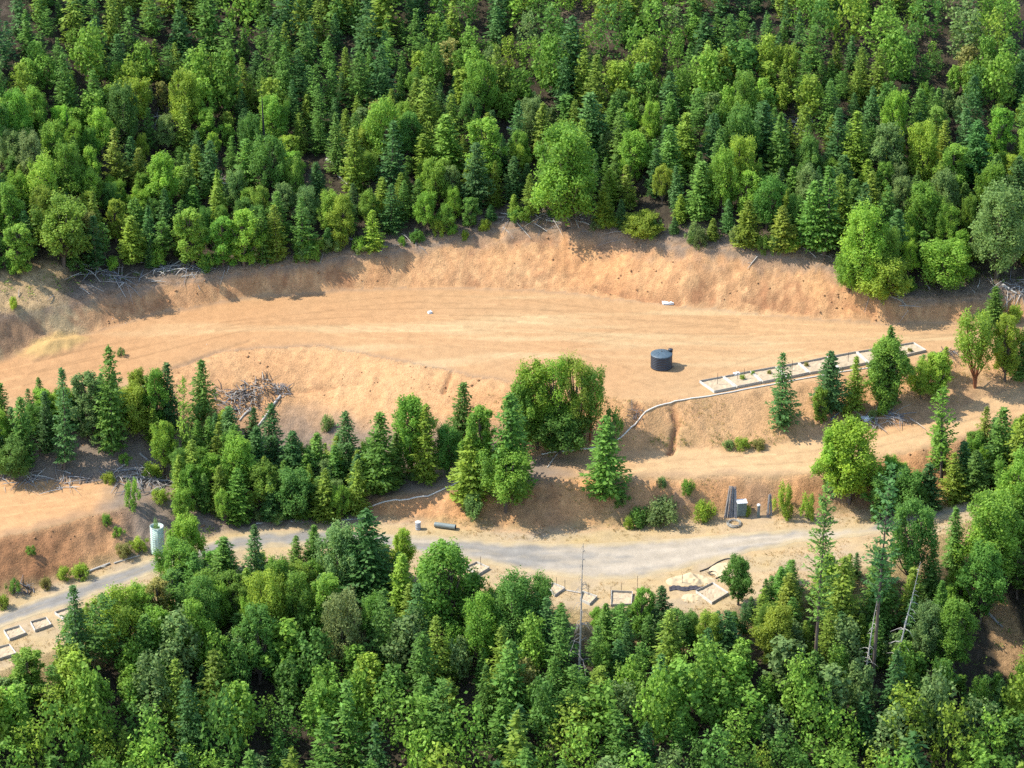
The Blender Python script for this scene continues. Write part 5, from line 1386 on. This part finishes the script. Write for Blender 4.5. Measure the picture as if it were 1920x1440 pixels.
mb = MB(); mb.add(V, F, True); o = mb.build('sand_pile', M['sand']); o.location = c; tag(o, 'pale sand pile with a steep dark front on the lower verge', 'sand pile')
c = Vector(G(1297, 1122)); V = []
for j in range(14):
    for i in range(18):
        u, v = i / 17 * 2 - 1, j / 13 * 2 - 1; x, y = u * 1.1, v * .9
        V.append((x, y, float(height(c.x + x, c.y + y)) - c.z + .36 * max(0, 1 - u * u - v * v) ** .9 * (.8 + .9 * float(fbm(np.array(x * 1.5), np.array(y * 1.5), 3, 83))) - .03 + random.uniform(0, .03)))
mb = MB(); mb.add(V, [(j * 18 + i, j * 18 + i + 1, (j + 1) * 18 + i + 1, (j + 1) * 18 + i) for j in range(13) for i in range(17)], True)
o = mb.build('sand_pile', M['sand']); o.location = c; tag(o, 'smaller sand heap at the left corner of the largest lower bed', 'sand pile')
c = Vector(G(1356, 1070)); V = []
for j in range(14):
    for i in range(18):
        u, v = i / 17 * 2 - 1, j / 13 * 2 - 1; x, y = u * 1.5, v * 1.6
        V.append((x, y, float(height(c.x + x, c.y + y)) - c.z + .30 * max(0, 1 - u * u - v * v) ** .9 * (.8 + .9 * float(fbm(np.array(x * 1.4), np.array(y * 1.4), 3, 82))) - .03 + random.uniform(0, .03)))
mb = MB(); mb.add(V, [(j * 18 + i, j * 18 + i + 1, (j + 1) * 18 + i + 1, (j + 1) * 18 + i) for j in range(13) for i in range(17)], True)
o = mb.build('sand_pile', M['sand']); o.location = c; tag(o, 'flat sand heap under the curved black pipe', 'sand pile')
V = []; c = Vector(G(1292, 1104))  # dark strip gives the shaded, burnt front of the pile by colour
for j in range(8):
    for i in range(24):
        u, v = i / 23 * 2 - 1, j / 7 * 2 - 1; x, y = u * 2.1, v * .45 + .14 * math.sin(u * 7)
        V.append((x, y, float(height(c.x + x, c.y + y)) - c.z + .06 + .05 * math.sin(i * 1.9) * math.cos(j * 2.3)))
F = [(j * 24 + i, j * 24 + i + 1, (j + 1) * 24 + i + 1, (j + 1) * 24 + i) for j in range(7) for i in range(23)]
mb = MB(); mb.add(V, F, False); o = mb.build('shade_strip', M['burnt_shade']); o.location = c; tag(o, 'dark strip painting shade and burnt edge along the sand pile front', 'shade_strip')
for path, lab in (([(1312, 1073), (1330, 1066), (1345, 1056), (1358, 1049), (1372, 1048), (1384, 1056)], 'curved black pipe behind the sand pile'),
                  ([(1342, 1086), (1352, 1082), (1364, 1077)], 'short black pipe right of the sand pile')):
    mb = MB(); mb.tube(polyline(path, .07, .3), .06, 8); tag(mb.build('black_pipe', M['blackpipe']), lab, 'pipe')
c = Vector(G(1336, 1077)); mb = MB()
mb.tube([Vector((math.cos(a) * .42, math.sin(a) * .42, .07 + .012 * a)) for a in np.linspace(0, 5.2, 24)], .05, 7); o = mb.build('pipe_coil', M['blackpipe']); o.location = c
tag(o, 'small open coil of black pipe on the sand pile', 'pipe')

# ------------------------------------------------------------------ odds and ends
def slab(px, py, sx, sy, sz, rz, mat, name, label, cat):
    c = Vector(G(px, py)); e = empty(name, c, rz)
    mb = MB(); V = []; n_ = 7
    for j in range(n_):
        for i in range(n_):
            V.append((sx * (i / (n_ - 1) - .5), sy * (j / (n_ - 1) - .5), sz + random.uniform(-.03, .03) + (random.uniform(-.02, .12) if mat == 'white' and sz < .2 else 0)))
    mb.add(V, [(j * n_ + i, j * n_ + i + 1, (j + 1) * n_ + i + 1, (j + 1) * n_ + i) for j in range(n_ - 1) for i in range(n_ - 1)])
    mb.build('top', M[mat], e)
    mb = MB(); mb.box((0, 0, sz * .5 - .06), sx * .96, sy * .96, sz); mb.build('core', M[mat], e)
    tag(e, label, cat); return e
slab(1252, 570, 1.3, .75, .12, .15, 'white', 'panel', 'white panel lying at the toe of the cut bank above the tank', 'panel')
slab(1626, 787, 1.3, .9, .18, .5, 'white', 'plastic_sheet', 'crumpled white sheeting on the shaded track edge', 'sheet')
slab(806, 588, .5, .4, .15, .4, 'white', 'paper_sack', 'small white sack on the middle of the pad', 'sack')
slab(1381, 704, .7, .45, .3, .4, 'white', 'plastic_tub', 'small white tub behind the second upper bed', 'tub')

for x_, y_, w_, hh, tn, lab in [(1392, 712, 14, 9, 'oakyellow', 'green weeds at the left of the second upper bed'), (1412, 704, 12, 8, 'oak', 'green weeds at the right of the second upper bed'),
        (1442, 702, 12, 7, 'dry', 'dry stalks in the third upper bed'), (1512, 688, 12, 8, 'dry', 'dry stalks in the fourth upper bed'), (1706, 660, 14, 7, 'dry', 'dry weeds in the last upper bed')]:
    stand('bush2', x_, y_ - hh, y_, w_, tn, lab, group='weeds in the raised beds')
